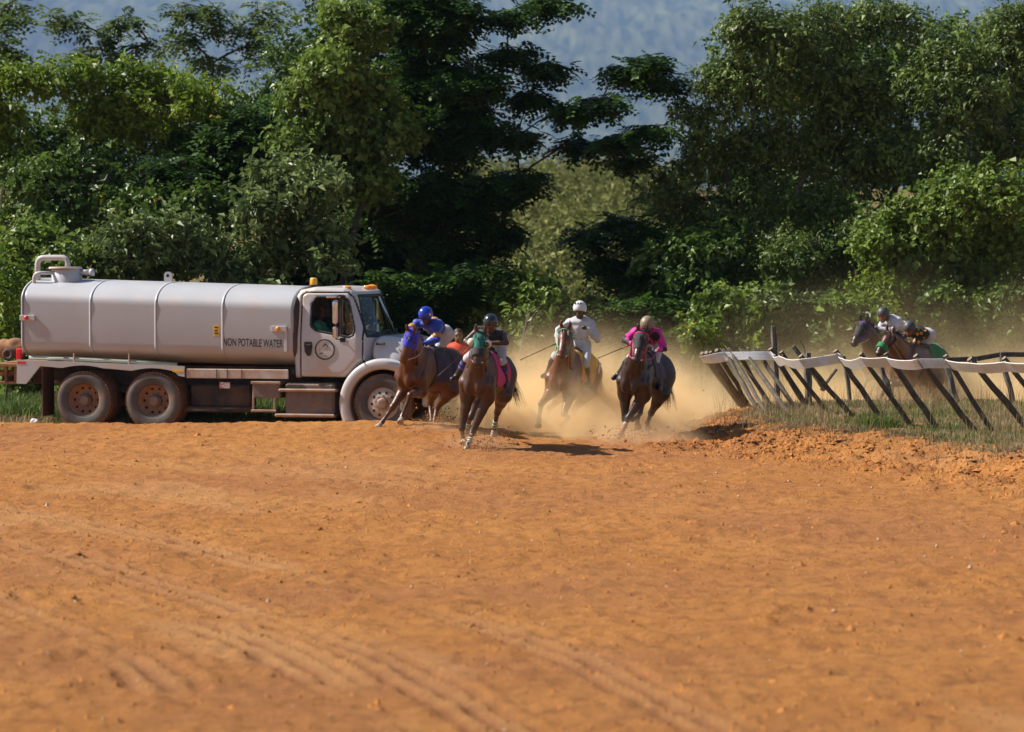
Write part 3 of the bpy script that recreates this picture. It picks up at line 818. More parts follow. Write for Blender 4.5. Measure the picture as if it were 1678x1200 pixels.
def build_tank():
    rs = [tank_sec(TX0, k=.3, dx=-.05), tank_sec(TX0, k=.8, dx=-.035), tank_sec(TX0, k=.95, dx=0.0), tank_sec(TX0, k=.985, dx=.015), tank_sec(TX0, dx=.05)]
    for x in np.linspace(TX0 + .1, TX1 - .1, 14): rs.append(tank_sec(x))
    V, F = loft(rs + [tank_sec(TX1, k=1, dx=-.05)])
    tank = part('tank', V, F, M['tank'], truck)
    # dark dished front head
    V, F = loft([tank_sec(TX1, k=1.001, dx=-.052), tank_sec(TX1, k=.985, dx=-.01), tank_sec(TX1, k=.93, dx=.03), tank_sec(TX1, k=.5, dx=.05)])
    part('tank_head', V, F, M['steel'], tank)
    for x in (-.45, .80, 2.07):
        a, b = tank_sec(x - .022, k=1.0), tank_sec(x - .022, k=1.007); c, d = tank_sec(x + .022, k=1.007), tank_sec(x + .022, k=1.0)
        V, F = loft([a, b, c, d], False); part('seam_band', V, F, M['tank'], tank)
    V, F = loft([tank_sec(TX0, k=1.0, dx=.03), tank_sec(TX0, k=1.014, dx=.03), tank_sec(TX0, k=1.014, dx=-.005), tank_sec(TX0, k=.96, dx=-.005)], False)
    part('rear_rim', V, F, M['tank'], tank)
    # manhole, overflow pipe, vent, lug
    mx, my = -1.19, -.45
    MB().lathe([(0, .15), (.25, .15), (.28, .135), (.28, -.22)], 28, (mx, my, 2.74), 'z').build('manhole', M['white'], tank, True)
    MB().lathe([(0, .03), (.30, .03), (.31, .01), (.31, -.01), (0, -.01)], 28, (mx - .02, my, 2.90), 'z').build('manhole_lid', M['dustwhite'], tank, True)
    def bend(a, b, c, r, n=6):
        a, b, c = map(lambda q: np.array(q, float), (a, b, c)); p = b + nrm(a - b) * r; q = b + nrm(c - b) * r
        return [p * (1 - t) ** 2 + 2 * b * t * (1 - t) + q * t * t for t in np.linspace(0, 1, n)]
    xa, xb, yy = -1.72, -1.13, -.55
    p = [(xa, yy, 2.5)] + bend((xa, yy, 2.5), (xa, yy, 3.10), (xb, yy, 3.10), .14) + bend((xa, yy, 3.10), (xb, yy, 3.10), (xb, yy, 2.8), .12) + [(xb, yy, 2.88)]
    MB().tube(p, .052, 14).build('overflow_pipe', M['white'], tank, True)
    MB().tube([(-1.69, -.8, 2.40)] + bend((-1.69, -.8, 2.3), (-1.69, -.8, 2.82), (-1.2, -.8, 2.82), .12) + [(-1.36, -.66, 2.82)], .035, 10).build('filler_pipe', M['white'], tank, True)
    MB().tube([(-.93, my, 2.83), (-.73, my, 2.83)], .05, 12).tube([(-.73, my, 2.83), (-.66, my, 2.83)], .068, 12).build('vent_valve', M['white'], tank, True)
    lg = MB().prism([(.66, 2.66), (.66, 2.80), (.70, 2.84), (.77, 2.84), (.81, 2.80), (.81, 2.66)], -.32, -.27); lg.build('lifting_lug', M['white'], tank)
    MB().lathe([(0, -.01), (.03, -.01)], 12, (.735, -.325, 2.77)).build('lug_hole', M['hole'], tank)
    # side lamps
    for u, v, mt, nm in ((44, 521, 'red', 'red_side_lamp'), (456, 539, 'amber', 'amber_side_lamp')):
        q = tl(u, v, -1.205)
        br = MB().box((q[0] - .15 + .02, -1.235, q[2] - .05), (q[0] + .14 + .02, -1.195, q[2] + .05), .006).build('lamp_bracket', M['white'], tank)
        cl = Clay().ell((q[0], -1.235, q[2]), (.044, .03, .044)); V, F = cl.mesh(.008); part(nm, V, F, M[mt], br)
    q = tl(355, 542, -1.2)
    lb = MB().box((q[0] - .055, -1.208, q[2] - .10), (q[0] + .055, -1.203, q[2] + .10)).build('yellow_label', M['yellow'], tank)
    for k, z in enumerate((.06, .0, -.05)):
        MB().box((q[0] - .04, -1.211, q[2] + z - .012), (q[0] + (.035 if k != 1 else .02), -1.209, q[2] + z + .012)).build('label_print', M['ink'], lb)
    # lettering
    V, F = text_mesh('NON POTABLE WATER', 1.12, 0.145, 0.012)
    a = tl(366, 567, -1.2); b = tl(461, 570, -1.2); ang = math.atan2(b[2] - a[2], b[0] - a[0])
    W = np.column_stack([a[0] + V[:, 0] * math.cos(ang) - V[:, 1] * math.sin(ang), np.full(len(V), -1.2065), a[2] + V[:, 0] * math.sin(ang) + V[:, 1] * math.cos(ang)])
    part('lettering', W, F, M['ink'], tank, False)
    MB().box((TX1 - .20, -1.225, 1.42), (TX1 - .15, -1.195, 1.82), .006).build('sight_gauge', M['white'], tank)
    return tank
TANK = build_tank()

# door crest: ring, peaks, letters
def build_crest():
    c = tl(532, 573, -1.165); d = DOORS[-1]
    MB().lathe([(.186, -1.1555), (.186, -1.1615), (.163, -1.1615), (.163, -1.1555)], 48, (c[0], 0, c[2])).build('crest_ring', M['ink'], d)
    m = MB()
    m.prism([(c[0] - .05, c[2] + .05), (c[0] + .012, c[2] + .115), (c[0] + .075, c[2] + .045), (c[0] + .055, c[2] + .045), (c[0] + .012, c[2] + .09), (c[0] - .02, c[2] + .05)], -1.1615, -1.1555)
    m.build('crest_peak', M['ink'], d); m = MB()
    m.prism([(c[0] - .10, c[2] - .075), (c[0] - .04, c[2] - .052), (c[0] - .035, c[2] - .066), (c[0] - .09, c[2] - .088)], -1.1615, -1.1555)
    m.build('crest_bar', M['ink'], d)
    V, F = text_mesh('MJPH', .22, .06)
    part('crest_letters', np.column_stack([c[0] - .11 + V[:, 0], np.full(len(V), -1.166), c[2] - .035 + V[:, 1]]), F, pmat('grey_lettering', (.25, .25, .26), (.3, .3, .3), rough=.6), d, False)
    MB().lathe([(.022, -1.1555), (.022, -1.1615), (.0, -1.1615)], 12, (c[0] + .01, 0, c[2] - .115)).build('crest_dot', pmat('grey_crest_dot', (.35, .34, .34), rough=.6), d)
build_crest()

# chassis, deck, steps
def build_chassis():
    MB().box((-1.85, -.48, .76), (5.6, -.38, 1.02), .01).box((-1.85, .38, .76), (5.6, .48, 1.02), .01).box((-1.8, -.5, 1.02), (3.3, .5, 1.13), .01).build('chassis_rails', M['steel'], truck)
    for x in (-.60, .74): MB().tube([(x, -.95, .5), (x, .95, .5)], .11, 12).tube([(x, -.15, .5), (x, .15, .5)], .24, 14).build('rear_axle', M['steel'], truck, True)
    MB().tube([(5.05, -.95, .5), (5.05, .95, .5)], .08, 10).build('front_axle', M['steel'], truck, True)
    for s in (-1, 1):
        MB().box((-1.0, s * .55 - .05, .62), (1.15, s * .55 + .05, .76), .02).box((.0, s * .55 - .07, .45), (.14, s * .55 + .07, .75), .02).build('leaf_spring', M['steel'], truck)
    MB().tube([(1.9, 0, .62), (3.6, 0, .72)], .07, 10).build('drive_shaft', M['steel'], truck, True)
    MB().box((3.3, -.42, .45), (4.6, .42, 1.05), .05).build('gearbox', M['steel'], truck)
    MB().box((4.6, -.5, .5), (5.6, .5, 1.1), .05).build('engine', M['steel'], truck)
    MB().lathe([(0, -.36), (.13, -.36), (.15, -.3), (.15, .3), (.13, .36), (0, .36)], 16, (1.75, .0, .62), 'x').build('air_tank', M['steel'], truck, True)
    MB().box((1.35, -.9, .40), (2.5, -.55, .80), .03).build('equipment_box', M['steel'], truck)
    MB().tube([(1.3, -1.05, .36), (2.65, -1.05, .36)], .05, 8).build('side_pipe', M['steel'], truck, True)
    for s in (-1, 1):
        y0, y1 = (s * 1.22, s * 1.17)
        lo, hi = min(y0, y1), max(y0, y1)
        def zt(x): return 1.235 - .029 * (x + 1.87)
        deck = MB()
        top = [(-1.87, zt(-1.87)), (1.35, zt(1.35))]
        low = [(1.35, zt(1.35) - .19)]
        for cx in (.74, -.60):
            low.append((cx + .50, zt(cx) - .19 if cx > 0 else zt(cx) - .11))
            for t in np.linspace(.40, -.40, 7): low.append((cx + t, zt(cx) - .11 + .055 * math.cos(t / .42 * math.pi / 2)))
        low += [(-1.42, zt(-1.4) - .10), (-1.70, .79), (-1.88, .80)]
        deck.prism(top[::-1] + low[::-1][::1] if False else [top[0]] + low[::-1] + [top[1]], lo, hi)
        dk = deck.build('side_skirt', M['white'], truck)
        MB().box((-1.86, lo - .004, 1.16), (-1.70, hi + .004, 1.205)).build('red_reflector', M['red'], dk)
        MB().box((1.12, lo - .004, 1.04), (1.34, hi + .004, 1.085)).build('yellow_reflector', M['yellow'], dk)
        rl = MB().box((1.38, lo + .01, .93), (3.30, hi - .005, 1.10), .01)
        rl.build('side_rail', M['dustwhite'], truck)
        for x in (1.95, 2.15, 2.42):
            MB().box((x, lo + .004, .935), (x + .012, hi - .003, 1.095)).build('rail_joint', M['steel'], truck)
        # mud flap
        MB().box((-1.40, s * 1.20 if s < 0 else .62, .20), (-1.375, -.62 if s < 0 else s * 1.20, 1.10), .01).build('mud_flap', pmat('brown_mud_flap', (.075, .042, .03), (.11, .055, .032), scale=5, rough=.9), truck)
        # battery box and steps
        bx = MB().box((2.62, min(s * 1.2, s * .72), .58), (3.14, max(s * 1.2, s * .72), .86), .02).build('battery_box', M['box'], truck)
        MB().box((2.60, min(s * 1.225, s * .72), .83), (3.16, max(s * 1.225, s * .72), .885), .012).build('box_lid', M['step'], bx)
        st = MB().box((2.60, min(s * 1.22, s * 1.0), .33), (3.08, max(s * 1.22, s * 1.0), .375), .01)
        st.box((2.62, min(s * 1.2, s * 1.16), .36), (2.66, max(s * 1.2, s * 1.16), .6), .006).box((3.02, min(s * 1.2, s * 1.16), .36), (3.06, max(s * 1.2, s * 1.16), .6), .006)
        st.build('box_step', M['step'], truck)
        ft = MB().box((3.22, min(s * 1.16, s * .6), .26), (4.14, max(s * 1.16, s * .6), .86), .04).build('fuel_tank', M['box'], truck)
        MB().box((3.12, min(s * 1.24, s * 1.02), .70), (4.20, max(s * 1.24, s * 1.02), .76), .02).build('upper_step', M['step'], ft)
        MB().box((3.05, min(s * 1.24, s * 1.02), .245), (4.17, max(s * 1.24, s * 1.02), .31), .02).build('lower_step', M['step'], ft)
    MB().box((2.0, -1.19, .75), (2.20, -1.17, .86)).build('chassis_label', M['chassis_tag'], truck)
    MB().box((3.28, -1.0, 1.0), (3.42, 1.0, 1.12), .02).build('cross_member', M['steel'], truck)
    # hose along the tank with its brackets
    MB().tube([(-1.66, -1.13, 1.275), (-.8, -1.14, 1.255), (.3, -1.14, 1.215), (1.18, -1.13, 1.165)], .042, 10).build('hose', M['hose'], truck, True)
    for x in (-.78, .28): MB().box((x - .012, -1.19, 1.14), (x + .012, -1.165, 1.36), .004).build('hose_bracket', M['dustwhite'], truck)
    # rear platform with spray pump
    pf = MB().box((-2.45, -1.15, 1.10), (-1.87, 1.1, 1.16), .01).build('rear_platform', M['rust'], truck)
    c = Clay().cone((-2.30, -.75, 1.40), (-2.02, -.75, 1.40), .17, .15, .05).ell((-2.10, -.72, 1.52), (.16, .16, .10)).ell((-2.32, -.7, 1.50), (.12, .16, .1))
    V, F = c.mesh(.02); part('pump', V, F, M['rust'], pf)
    MB().lathe([(0, -.02), (.05, -.02), (.05, -.05), (.11, -.05), (.115, .0)], 18, (-2.14, -.95, 1.32)).build('pump_flange', M['steel'], pf, True)
    MB().box((-1.93, -1.12, 1.2), (-1.82, -1.02, 1.44), .02).build('tail_lamp', M['red'], truck)
    for x in (-2.40, -2.15, -1.96): MB().box((x - .025, -1.08, .80), (x + .025, -1.0, 1.10), .006).build('platform_post', M['rust'], pf)
    MB().box((-2.45, -1.1, .78), (-1.86, -.98, .83), .006).build('platform_lower_bar', M['rust'], pf)
    MB().tube([(-2.45, -.95, .98), (-1.9, -.95, .98)], .06, 8).build('spray_bar', M['rust'], pf, True)
    MB().box((-2.3, -.9, .82), (-2.1, -.4, 1.0), .02).build('valve_box', M['steel'], pf)
build_chassis()

def build_wheel(x, y, s, front=False, dual=False):
    """s: -1 faces the near side. y: centre of the tyre"""
    w = bpy.data.objects.new('wheel', None); COL.objects.link(w); w.parent = truck; w.location = (x, y, .505)
    r, hw = .52, .135
    prof = [(.29, -.085), (.30, -.105), (.33, -.125), (.42, -.139), (.475, -.132), (.505, -.115), (.517, -.10)]
    prof = prof + [(.52, -.09), (.52, .09)] + [(a, -b) for a, b in prof[::-1]]
    ty = MB().lathe(prof, 56).build('tyre', M['rubber'], w, True)
    tr = MB()
    for q in range(44):
        a = 2 * math.pi * q / 44
        for k, (y0, y1) in enumerate(((-.118, -.05), (-.04, .04), (.05, .118))):
            aa = a + (.07 if k == 1 else 0)
            mt = Matrix.Rotation(-aa, 4, 'Y')
            tr.box((.505, y0, -.028), (.53, y1, .028), 0, mt)
    tr.build('tread', M['tread'], ty)
    rm = M['rim_grey'] if front else M['rim_rust']
    if front: pr = [(.29, .10), (.285, .085), (.27, .08), (.255, .085), (.23, .115), (.16, .13), (.10, .13)]
    else: pr = [(.29, .105), (.285, .09), (.27, .07), (.255, -.02), (.20, -.055), (.16, -.06), (.10, -.06)]
    pr = [(a, b * s) for a, b in pr]
    rim = MB().lathe(pr, 40).build('rim', rm, w, True)
    hb = [(.105, .10), (.105, .165), (.09, .175), (.088, .19), (.06, .195), (.0, .195)] if front else [(.115, -.08), (.115, .02), (.095, .035), (.085, .09), (.06, .095), (.0, .095)]
    MB().lathe([(a, b * s) for a, b in hb], 24).build('hub', M['step'] if front else M['box'], rim, False)
    for q in range(10):
        a = 2 * math.pi * q / 10
        rr = .205 if front else .225
        yh = (.123 if front else -.036) * s
        MB().lathe([(.0, yh + .006 * s), (.024, yh + .006 * s), (.026, yh - .02 * s)], 10, (rr * math.cos(a), 0, rr * math.sin(a))).build('hand_hole', M['hole'], rim, True)
        yn = (.13 if front else -.06) * s
        MB().lathe([(.0, yn + .035 * s), (.013, yn + .035 * s), (.016, yn)], 6, (.142 * math.cos(a + .3), 0, .142 * math.sin(a + .3))).build('wheel_nut', M['rim_grey'], rim)
    return w
for s in (-1, 1):
    build_wheel(5.05, s * 1.06, s, front=True)
    for x in (-.60, .74):
        build_wheel(x, s * 1.07, s)
        build_wheel(x, s * .73, s)
# ------------------------------------------------------------------ horses
def coat_mat(name, rough=.38):
    return pmat(name, (1, 1, 1), (.78, .76, .74), scale=7, rough=rough, spec=.5, attr='coat', bump=.25, bscale=45)
M['coat'] = coat_mat('horse_coat')
M['hoof_pale'] = pmat('pale_dusty_hoof', (.42, .36, .30), (.30, .22, .16), scale=12, rough=.7)
M['hoof_dark'] = pmat('dark_dusty_hoof', (.06, .05, .045), (.14, .08, .05), scale=12, rough=.7)
M['mane'] = pmat('dark_horse_hair', (.018, .012, .009), (.05, .028, .017), scale=20, rough=.55)
M['mane_red'] = pmat('chestnut_horse_hair', (.13, .045, .018), (.07, .025, .012), scale=20, rough=.55)
M['eye'] = pmat('dark_wet_eye', (.006, .004, .003), (.01, .006, .004), rough=.08, coat=1)
M['leather'] = pmat('black_leather', (.014, .012, .011), (.028, .022, .018), scale=14, rough=.42)
M['skin_dark'] = pmat('dark_brown_skin', (.085, .040, .024), (.065, .030, .018), scale=12, rough=.5)
M['skin_mid'] = pmat('brown_skin', (.20, .092, .050), (.16, .070, .038), scale=12, rough=.5)
def cloth(name, c1, c2=None, **k):
    return pmat(name, c1, c2, scale=k.pop('scale', 9), rough=k.pop('rough', .8), bump=.25, bscale=90, sheen=.2, **k)

def spots_mat(name, base, spot, scale=7.0, thr=.42):
    m = bpy.data.materials.new(name); m.use_nodes = True; nt = m.node_tree; N = nt.nodes; b = N['Principled BSDF']
    geo = N.new('ShaderNodeNewGeometry'); v = N.new('ShaderNodeTexVoronoi'); v.inputs['Scale'].default_value = scale
    nt.links.new(geo.outputs['Position'], v.inputs['Vector'])
    r = N.new('ShaderNodeMapRange'); r.inputs['From Min'].default_value = thr - .03; r.inputs['From Max'].default_value = thr + .03
    nt.links.new(v.outputs['Distance'], r.inputs['Value'])
    x = N.new('ShaderNodeMix'); x.data_type = 'RGBA'; x.inputs['A'].default_value = (*spot, 1); x.inputs['B'].default_value = (*base, 1)
    nt.links.new(r.outputs['Result'], x.inputs['Factor']); nt.links.new(x.outputs['Result'], b.inputs['Base Color'])
    b.inputs['Roughness'].default_value = .7
    return m

class Horse: pass
def build_horse(name, label, cu, cv, cY, yaw, lean=0.0, pitch=0.0, sc_=1.0, poll=None, muzzle=None, legs=None, coat=None, points=None, belly=None,
                mane='mane', hoof='hoof_dark', tail_dir=(0, 0), heading=None, group=None, tail=None):
    """cu, cv, cY: trunk centre; yaw: turn of the heading away from straight at the viewer (positive: to the picture's left)"""
    h = Horse()
    c = at(cu, cv, cY)
    F = np.array([-math.sin(yaw), -math.cos(yaw), 0.0]); U = np.array([0, 0, 1.0]); L = np.cross(U, F)
    F = nrm(F * math.cos(pitch) + U * math.sin(pitch)); U = nrm(np.cross(F, L))
    U, L = U * math.cos(lean) + L * math.sin(lean), L * math.cos(lean) - U * math.sin(lean)
    h.c, h.F, h.L, h.U, h.s = c, F, L, U, sc_
    B = np.stack([F, L, U], 1); h.B = B
    def W(f, l, u): return c + B @ (np.array([f, l, u]) * sc_)
    h.W = W
    gz = H(c[0], c[1])
    root = thing(name, label, 'horse', (c[0], c[1], gz), 0, group); h.root = root
    off = np.array([c[0], c[1], gz]); h.off = off
    K = Clay(); S = sc_
    body, dark, pale = coat, points, belly or coat
    # trunk
    K.ell(W(.28, 0, .00), np.array([.46, .245, .35]) * S, B, .08, body, 'trunk')
    K.ell(W(-.15, 0, -.02), np.array([.48, .265, .31]) * S, B, .08, body, 'trunk')
    K.ell(W(-.28, 0, -.14), np.array([.40, .23, .20]) * S, B, .1, pale, 'trunk')
    K.ell(W(-.58, 0, .06), np.array([.37, .24, .30]) * S, B, .08, body, 'trunk')
    K.cone(W(.42, 0, .30), W(-.02, 0, .27), .10 * S, .13 * S, .12, body, 'trunk')
    K.cone(W(-.02, 0, .24), W(-.55, 0, .27), .11 * S, .12 * S, .12, body, 'trunk')
    K.ell(W(.56, 0, -.06), np.array([.20, .19, .24]) * S, B, .06, body, 'trunk')
    for s in (-1, 1):
        K.cone(W(.36, s * .13, .24), W(.60, s * .175, -.12), .085 * S, .095 * S, .05, body, 'trunk')
        K.cone(W(.60, s * .175, -.12), W(.42, s * .185, -.26), .085 * S, .095 * S, .035, body, 'trunk')
        K.ell(W(.67, s * .085, -.16), np.array([.095, .078, .15]) * S, B, .022, body, 'trunk')
        K.ell(W(.34, s * .20, -.12), np.array([.12, .07, .20]) * S, B, .05, body, 'trunk')
        K.ell(W(-.60, s * .15, -.02), np.array([.30, .14, .33]) * S, B, .07, body, 'trunk')
    # neck and head
    nb = W(.52, 0, .16)
    P = place(W(.45, 0, .20), poll[0], poll[1], poll[2] * S, -1 if len(poll) < 4 else poll[3])
    Q = place(P, muzzle[0], muzzle[1], .56 * S, -1 if len(muzzle) < 3 else muzzle[2])
    mid = nb * .45 + P * .55 + U * .05 * S
    nd = nrm(P - nb)
    hd = nrm(Q - P)
    K.cone(W(.40, 0, .27), P - hd * .01, .125 * S, .088 * S, .08, body, 'neck')
    K.cone(W(.60, 0, .02), P + hd * .10 * S - nrm(U + F * .2) * .03 * S, .150 * S, .092 * S, .09, body, 'neck')
    K.cone(W(.50, 0, .14), mid, .16 * S, .115 * S, .10, body, 'neck'); hl = np.cross(nrm(P - W(.2, 0, 0)), hd); hl = L if np.linalg.norm(hl) < .1 else nrm(hl)
    if hl @ L < 0: hl = -hl
    hu = nrm(np.cross(hd, hl)); 
    if hu @ (P - nb) < 0 and hu[2] < 0: hu = -hu
    if hu[2] < -.2: hu = -hu
    HB = np.stack([hd, hl, hu], 1)
    def Hd(a, l, u): return P + HB @ (np.array([a, l, u]) * S)
    h.P, h.Q, h.HB, h.Hd = P, Q, HB, Hd
    K.ell(Hd(.10, 0, -.01), np.array([.17, .105, .115]) * S, HB, .04, body, 'head')
    K.cone(Hd(.08, 0, .035), Hd(.42, 0, .02), .085 * S, .062 * S, .05, body, 'head')
    K.cone(Hd(.36, 0, .0), Hd(.50, 0, -.02), .068 * S, .066 * S, .04, dark, 'head')
    K.cone(Hd(.12, 0, -.085), Hd(.45, 0, -.075), .085 * S, .040 * S, .05, body, 'head')
    for s in (-1, 1):
        K.ell(Hd(.12, s * .055, -.075), np.array([.115, .045, .10]) * S, HB, .04, body, 'head')
        K.ell(Hd(.155, s * .082, .035), np.array([.05, .03, .03]) * S, HB, .025, body, 'head')
        K.ell(Hd(.505, s * .038, .005), np.array([.032, .024, .03]) * S, HB, .02, dark, 'head')
        K.cone(Hd(.0, s * .062, .085), Hd(-.055, s * .078, .16), .036 * S, .030 * S, .02, body, 'ear')
        K.cone(Hd(-.055, s * .078, .16), Hd(-.10, s * .070, .235), .030 * S, .008 * S, .015, dark, 'ear')
    K.ell(Hd(.51, 0, -.065), np.array([.038, .035, .028]) * S, HB, .02, dark, 'head')
    # legs
    h.legs = {}
    hooves = []
    for key, (s, fore) in {'RF': (-1, 1), 'LF': (1, 1), 'RH': (-1, 0), 'LH': (1, 0)}.items():
        spec = legs[key]
        if fore:
            sh = W(.50, s * .15, -.10); el = W(.42, s * .165, -.34)
            kn = place(el, *spec[0][:2], .43 * S, spec[0][2])
            fe = place(kn, *spec[1][:2], .29 * S, spec[1][2])
            ho = place(fe, *spec[2][:2], .155 * S, spec[2][2])
            K.cone(sh, el, .15 * S, .125 * S, .06, body, 'leg')
            m1 = el * .62 + kn * .38
            K.cone(el, m1, .115 * S, .082 * S, .05, body, 'leg'); K.cone(m1, kn, .082 * S, .052 * S, .03, np.array(body) * .55 + np.array(dark) * .45, 'leg')
            K.ell(kn, np.array([.055, .05, .062]) * S, np.eye(3), .025, dark, 'leg')
            K.cone(kn, kn * .5 + fe * .5, .045 * S, .034 * S, .02, dark, 'leg'); K.cone(kn * .5 + fe * .5, fe, .034 * S, .036 * S, .02, dark, 'leg')
        else:
            hp = W(-.60, s * .13, .02); st = W(-.46, s * .185, -.30)
            kn = place(st, *spec[0][:2], .46 * S, spec[0][2])
            fe = place(kn, *spec[1][:2], .36 * S, spec[1][2])
            ho = place(fe, *spec[2][:2], .155 * S, spec[2][2])
            K.cone(hp, st, .21 * S, .145 * S, .08, body, 'leg')
            K.cone(W(-.74, s * .12, -.05), st * .55 + kn * .45, .17 * S, .085 * S, .07, body, 'leg')
            m1 = st * .5 + kn * .5
            K.cone(st, m1, .135 * S, .085 * S, .05, body, 'leg'); K.cone(m1, kn, .085 * S, .052 * S, .03, np.array(body) * .6 + np.array(dark) * .4, 'leg')
            bk = nrm((kn - st) - (fe - kn) * .3)
            K.ell(kn, np.array([.058, .05, .066]) * S, np.eye(3), .025, dark, 'leg')
            K.cone(kn + bk * .03 * S, kn, .035 * S, .045 * S, .02, dark, 'leg')
            K.cone(kn, kn * .45 + fe * .55, .047 * S, .037 * S, .02, dark, 'leg'); K.cone(kn * .45 + fe * .55, fe, .037 * S, .038 * S, .02, dark, 'leg')
        K.ell(fe, np.array([.043, .043, .045]) * S, np.eye(3), .02, dark, 'leg')
        pa = fe * .42 + ho * .58
        K.cone(fe, pa, .036 * S, .038 * S, .02, dark, 'leg')
        h.legs[key] = (kn, fe, ho)
        d = nrm(ho - fe)
        hk = Clay().cone(pa - d * .012, ho, .044 * S, .060 * S, .01)
        a, b = hk.mesh(.012, clip=lambda X, Y, Z, q=ho, d=d: (X - q[0]) * d[0] + (Y - q[1]) * d[1] + (Z - q[2]) * d[2] - .012)
        hooves.append((a, b))
    # grooves between the muscles
    for s in (-1, 1):
        K.cone(W(.60, s * .135, .06), P + hd * .13 * S - hu * .03 * S + hl * s * .09 * S, .022 * S, .014 * S, .04, None, 'neg')
        K.cone(W(.24, s * .27, .16), W(.28, s * .275, -.14), .022 * S, .020 * S, .05, None, 'neg')
        K.cone(W(.46, s * .245, .14), W(.62, s * .265, -.10), .018 * S, .016 * S, .04, None, 'neg')
        K.cone(W(-.36, s * .27, .05), W(-.34, s * .27, -.2), .03 * S, .03 * S, .08, None, 'neg')
        K.cone(W(-.76, s * .23, .10), W(-.66, s * .28, -.28), .016 * S, .016 * S, .05, None, 'neg')
    K.cone(W(.80, 0, .02), W(.77, 0, -.28), .022 * S, .030 * S, .04, None, 'neg')
    h.K = K
    V, Fc = K.mesh(.0225)
    col = K.colours(V, .025)
    # natural dappling of coat: soft variation
    col[:, :3] *= (0.80 + .40 * vnoise3(V[:, 0] * 5, V[:, 1] * 5, V[:, 2] * 5))[:, None]
    part('body', V, Fc, M['coat'], root, attrs={'coat': ('FLOAT_COLOR', col)}, off=off)
    for a, b in hooves: part('hoof', a, b, M[hoof], root, off=off)
    for s in (-1, 1):
        e = Clay().ell(Hd(.155, s * .097, .038), np.array([.024, .018, .02]) * S, HB); a, b = e.mesh(.007); part('eye', a, b, M['eye'], root, off=off)
        e = Clay().ell(Hd(.525, s * .052, .012), np.array([.012, .012, .016]) * S, HB); a, b = e.mesh(.006); part('nostril', a, b, M['hole'], root, off=off)
    # mane: short locks along the crest
    rg = np.random.default_rng(int(abs(cu)))
    VV = []; FF = []
    def lock(p, d, ln, wd, sag):
        side = nrm(np.cross(d, rg.normal(size=3))); n = 5; base = len(VV)
        for i in range(n):
            t = i / (n - 1); q = p + d * ln * t + np.array([0, 0, -1]) * sag * t * t
            ww = wd * (1 - .85 * t)
            VV.append(q - side * ww); VV.append(q + side * ww)
        for i in range(n - 1): FF.append((base + 2*i, base + 2*i + 1, base + 2*i + 3, base + 2*i + 2))
    for i in range(150):
        t = rg.random(); p = (W(.38, 0, .36) * (1 - t) + (P + hu * .09 * S - hd * .03) * t) + U * (.11 * S) * math.sin(t * 3.1) * .8
        d = nrm(-F * .7 + U * (.5 + .3 * rg.normal()) + L * rg.normal() * .45)
        lock(p - U * .03, d, .10 + .09 * rg.random(), .012, .05)
    for i in range(26):
        d = nrm(hd * .8 + hu * .3 + hl * rg.normal() * .4); lock(Hd(-.01, rg.normal() * .03, .10), d, .12 + .06 * rg.random(), .010, .03)
    part('mane', VV, FF, M[mane], root, off=off)
    VV = []; FF = []
    tb = W(-.90, 0, .18)
    td = nrm(-F * .8 + L * tail_dir[0] + U * (tail_dir[1] - .15))
    for i in range(110):
        d = nrm(td + rg.normal(size=3) * .13); lock(tb + rg.normal(size=3) * .02, d, .32 + .26 * rg.random(), .009, .34)
    part('tail', VV, FF, M[mane], root, off=off)
    return h

def shell(h, tags, t, clip, res=.016, extra=0.0):
    P = [p for p in h.K.P if p[7] in tags]
    return h.K.mesh(res, P, infl=t, clip=clip)
def lin(h_frame, o):
    B = h_frame
    def f(X, Y, Z):
        d = (X - o[0], Y - o[1], Z - o[2])
        return [d[0] * B[0, i] + d[1] * B[1, i] + d[2] * B[2, i] for i in range(3)]
    return f
def saddle_set(h, cloth_mat, f0=-.42, f1=.22, drop=-.10, number=None, flap=None):
    """saddle cloth, saddle, girth"""
    fr = lin(h.B, h.c); S = h.s
    def clip(X, Y, Z):
        f, l, u = fr(X, Y, Z)
        return np.maximum(np.maximum(f - f1 * S, f0 * S - f), drop * S + .25 * np.maximum(f, 0) - u)
    V, F = shell(h, ('trunk',), .016, clip); sc1 = part('saddle_cloth', V, F, cloth_mat, h.root, off=h.off)
    c = Clay()
    c.ell(h.W(-.12, 0, .37), np.array([.24, .15, .055]) * S, h.B, .03)
    c.cone(h.W(.06, 0, .40), h.W(.02, 0, .40), .06, .07, .04); c.cone(h.W(-.32, 0, .42), h.W(-.25, 0, .40), .06, .08, .04)
    V, F = c.mesh(.018); part('saddle', V, F, M['leather'], h.root, off=h.off)
    def clip2(X, Y, Z):
        f, l, u = fr(X, Y, Z); return np.maximum(np.abs(f - .12 * S) - .045 * S, u - (-.05) * S)
    V, F = shell(h, ('trunk',), .012, clip2); part('girth', V, F, M['leather'], h.root, off=h.off)
    return sc1
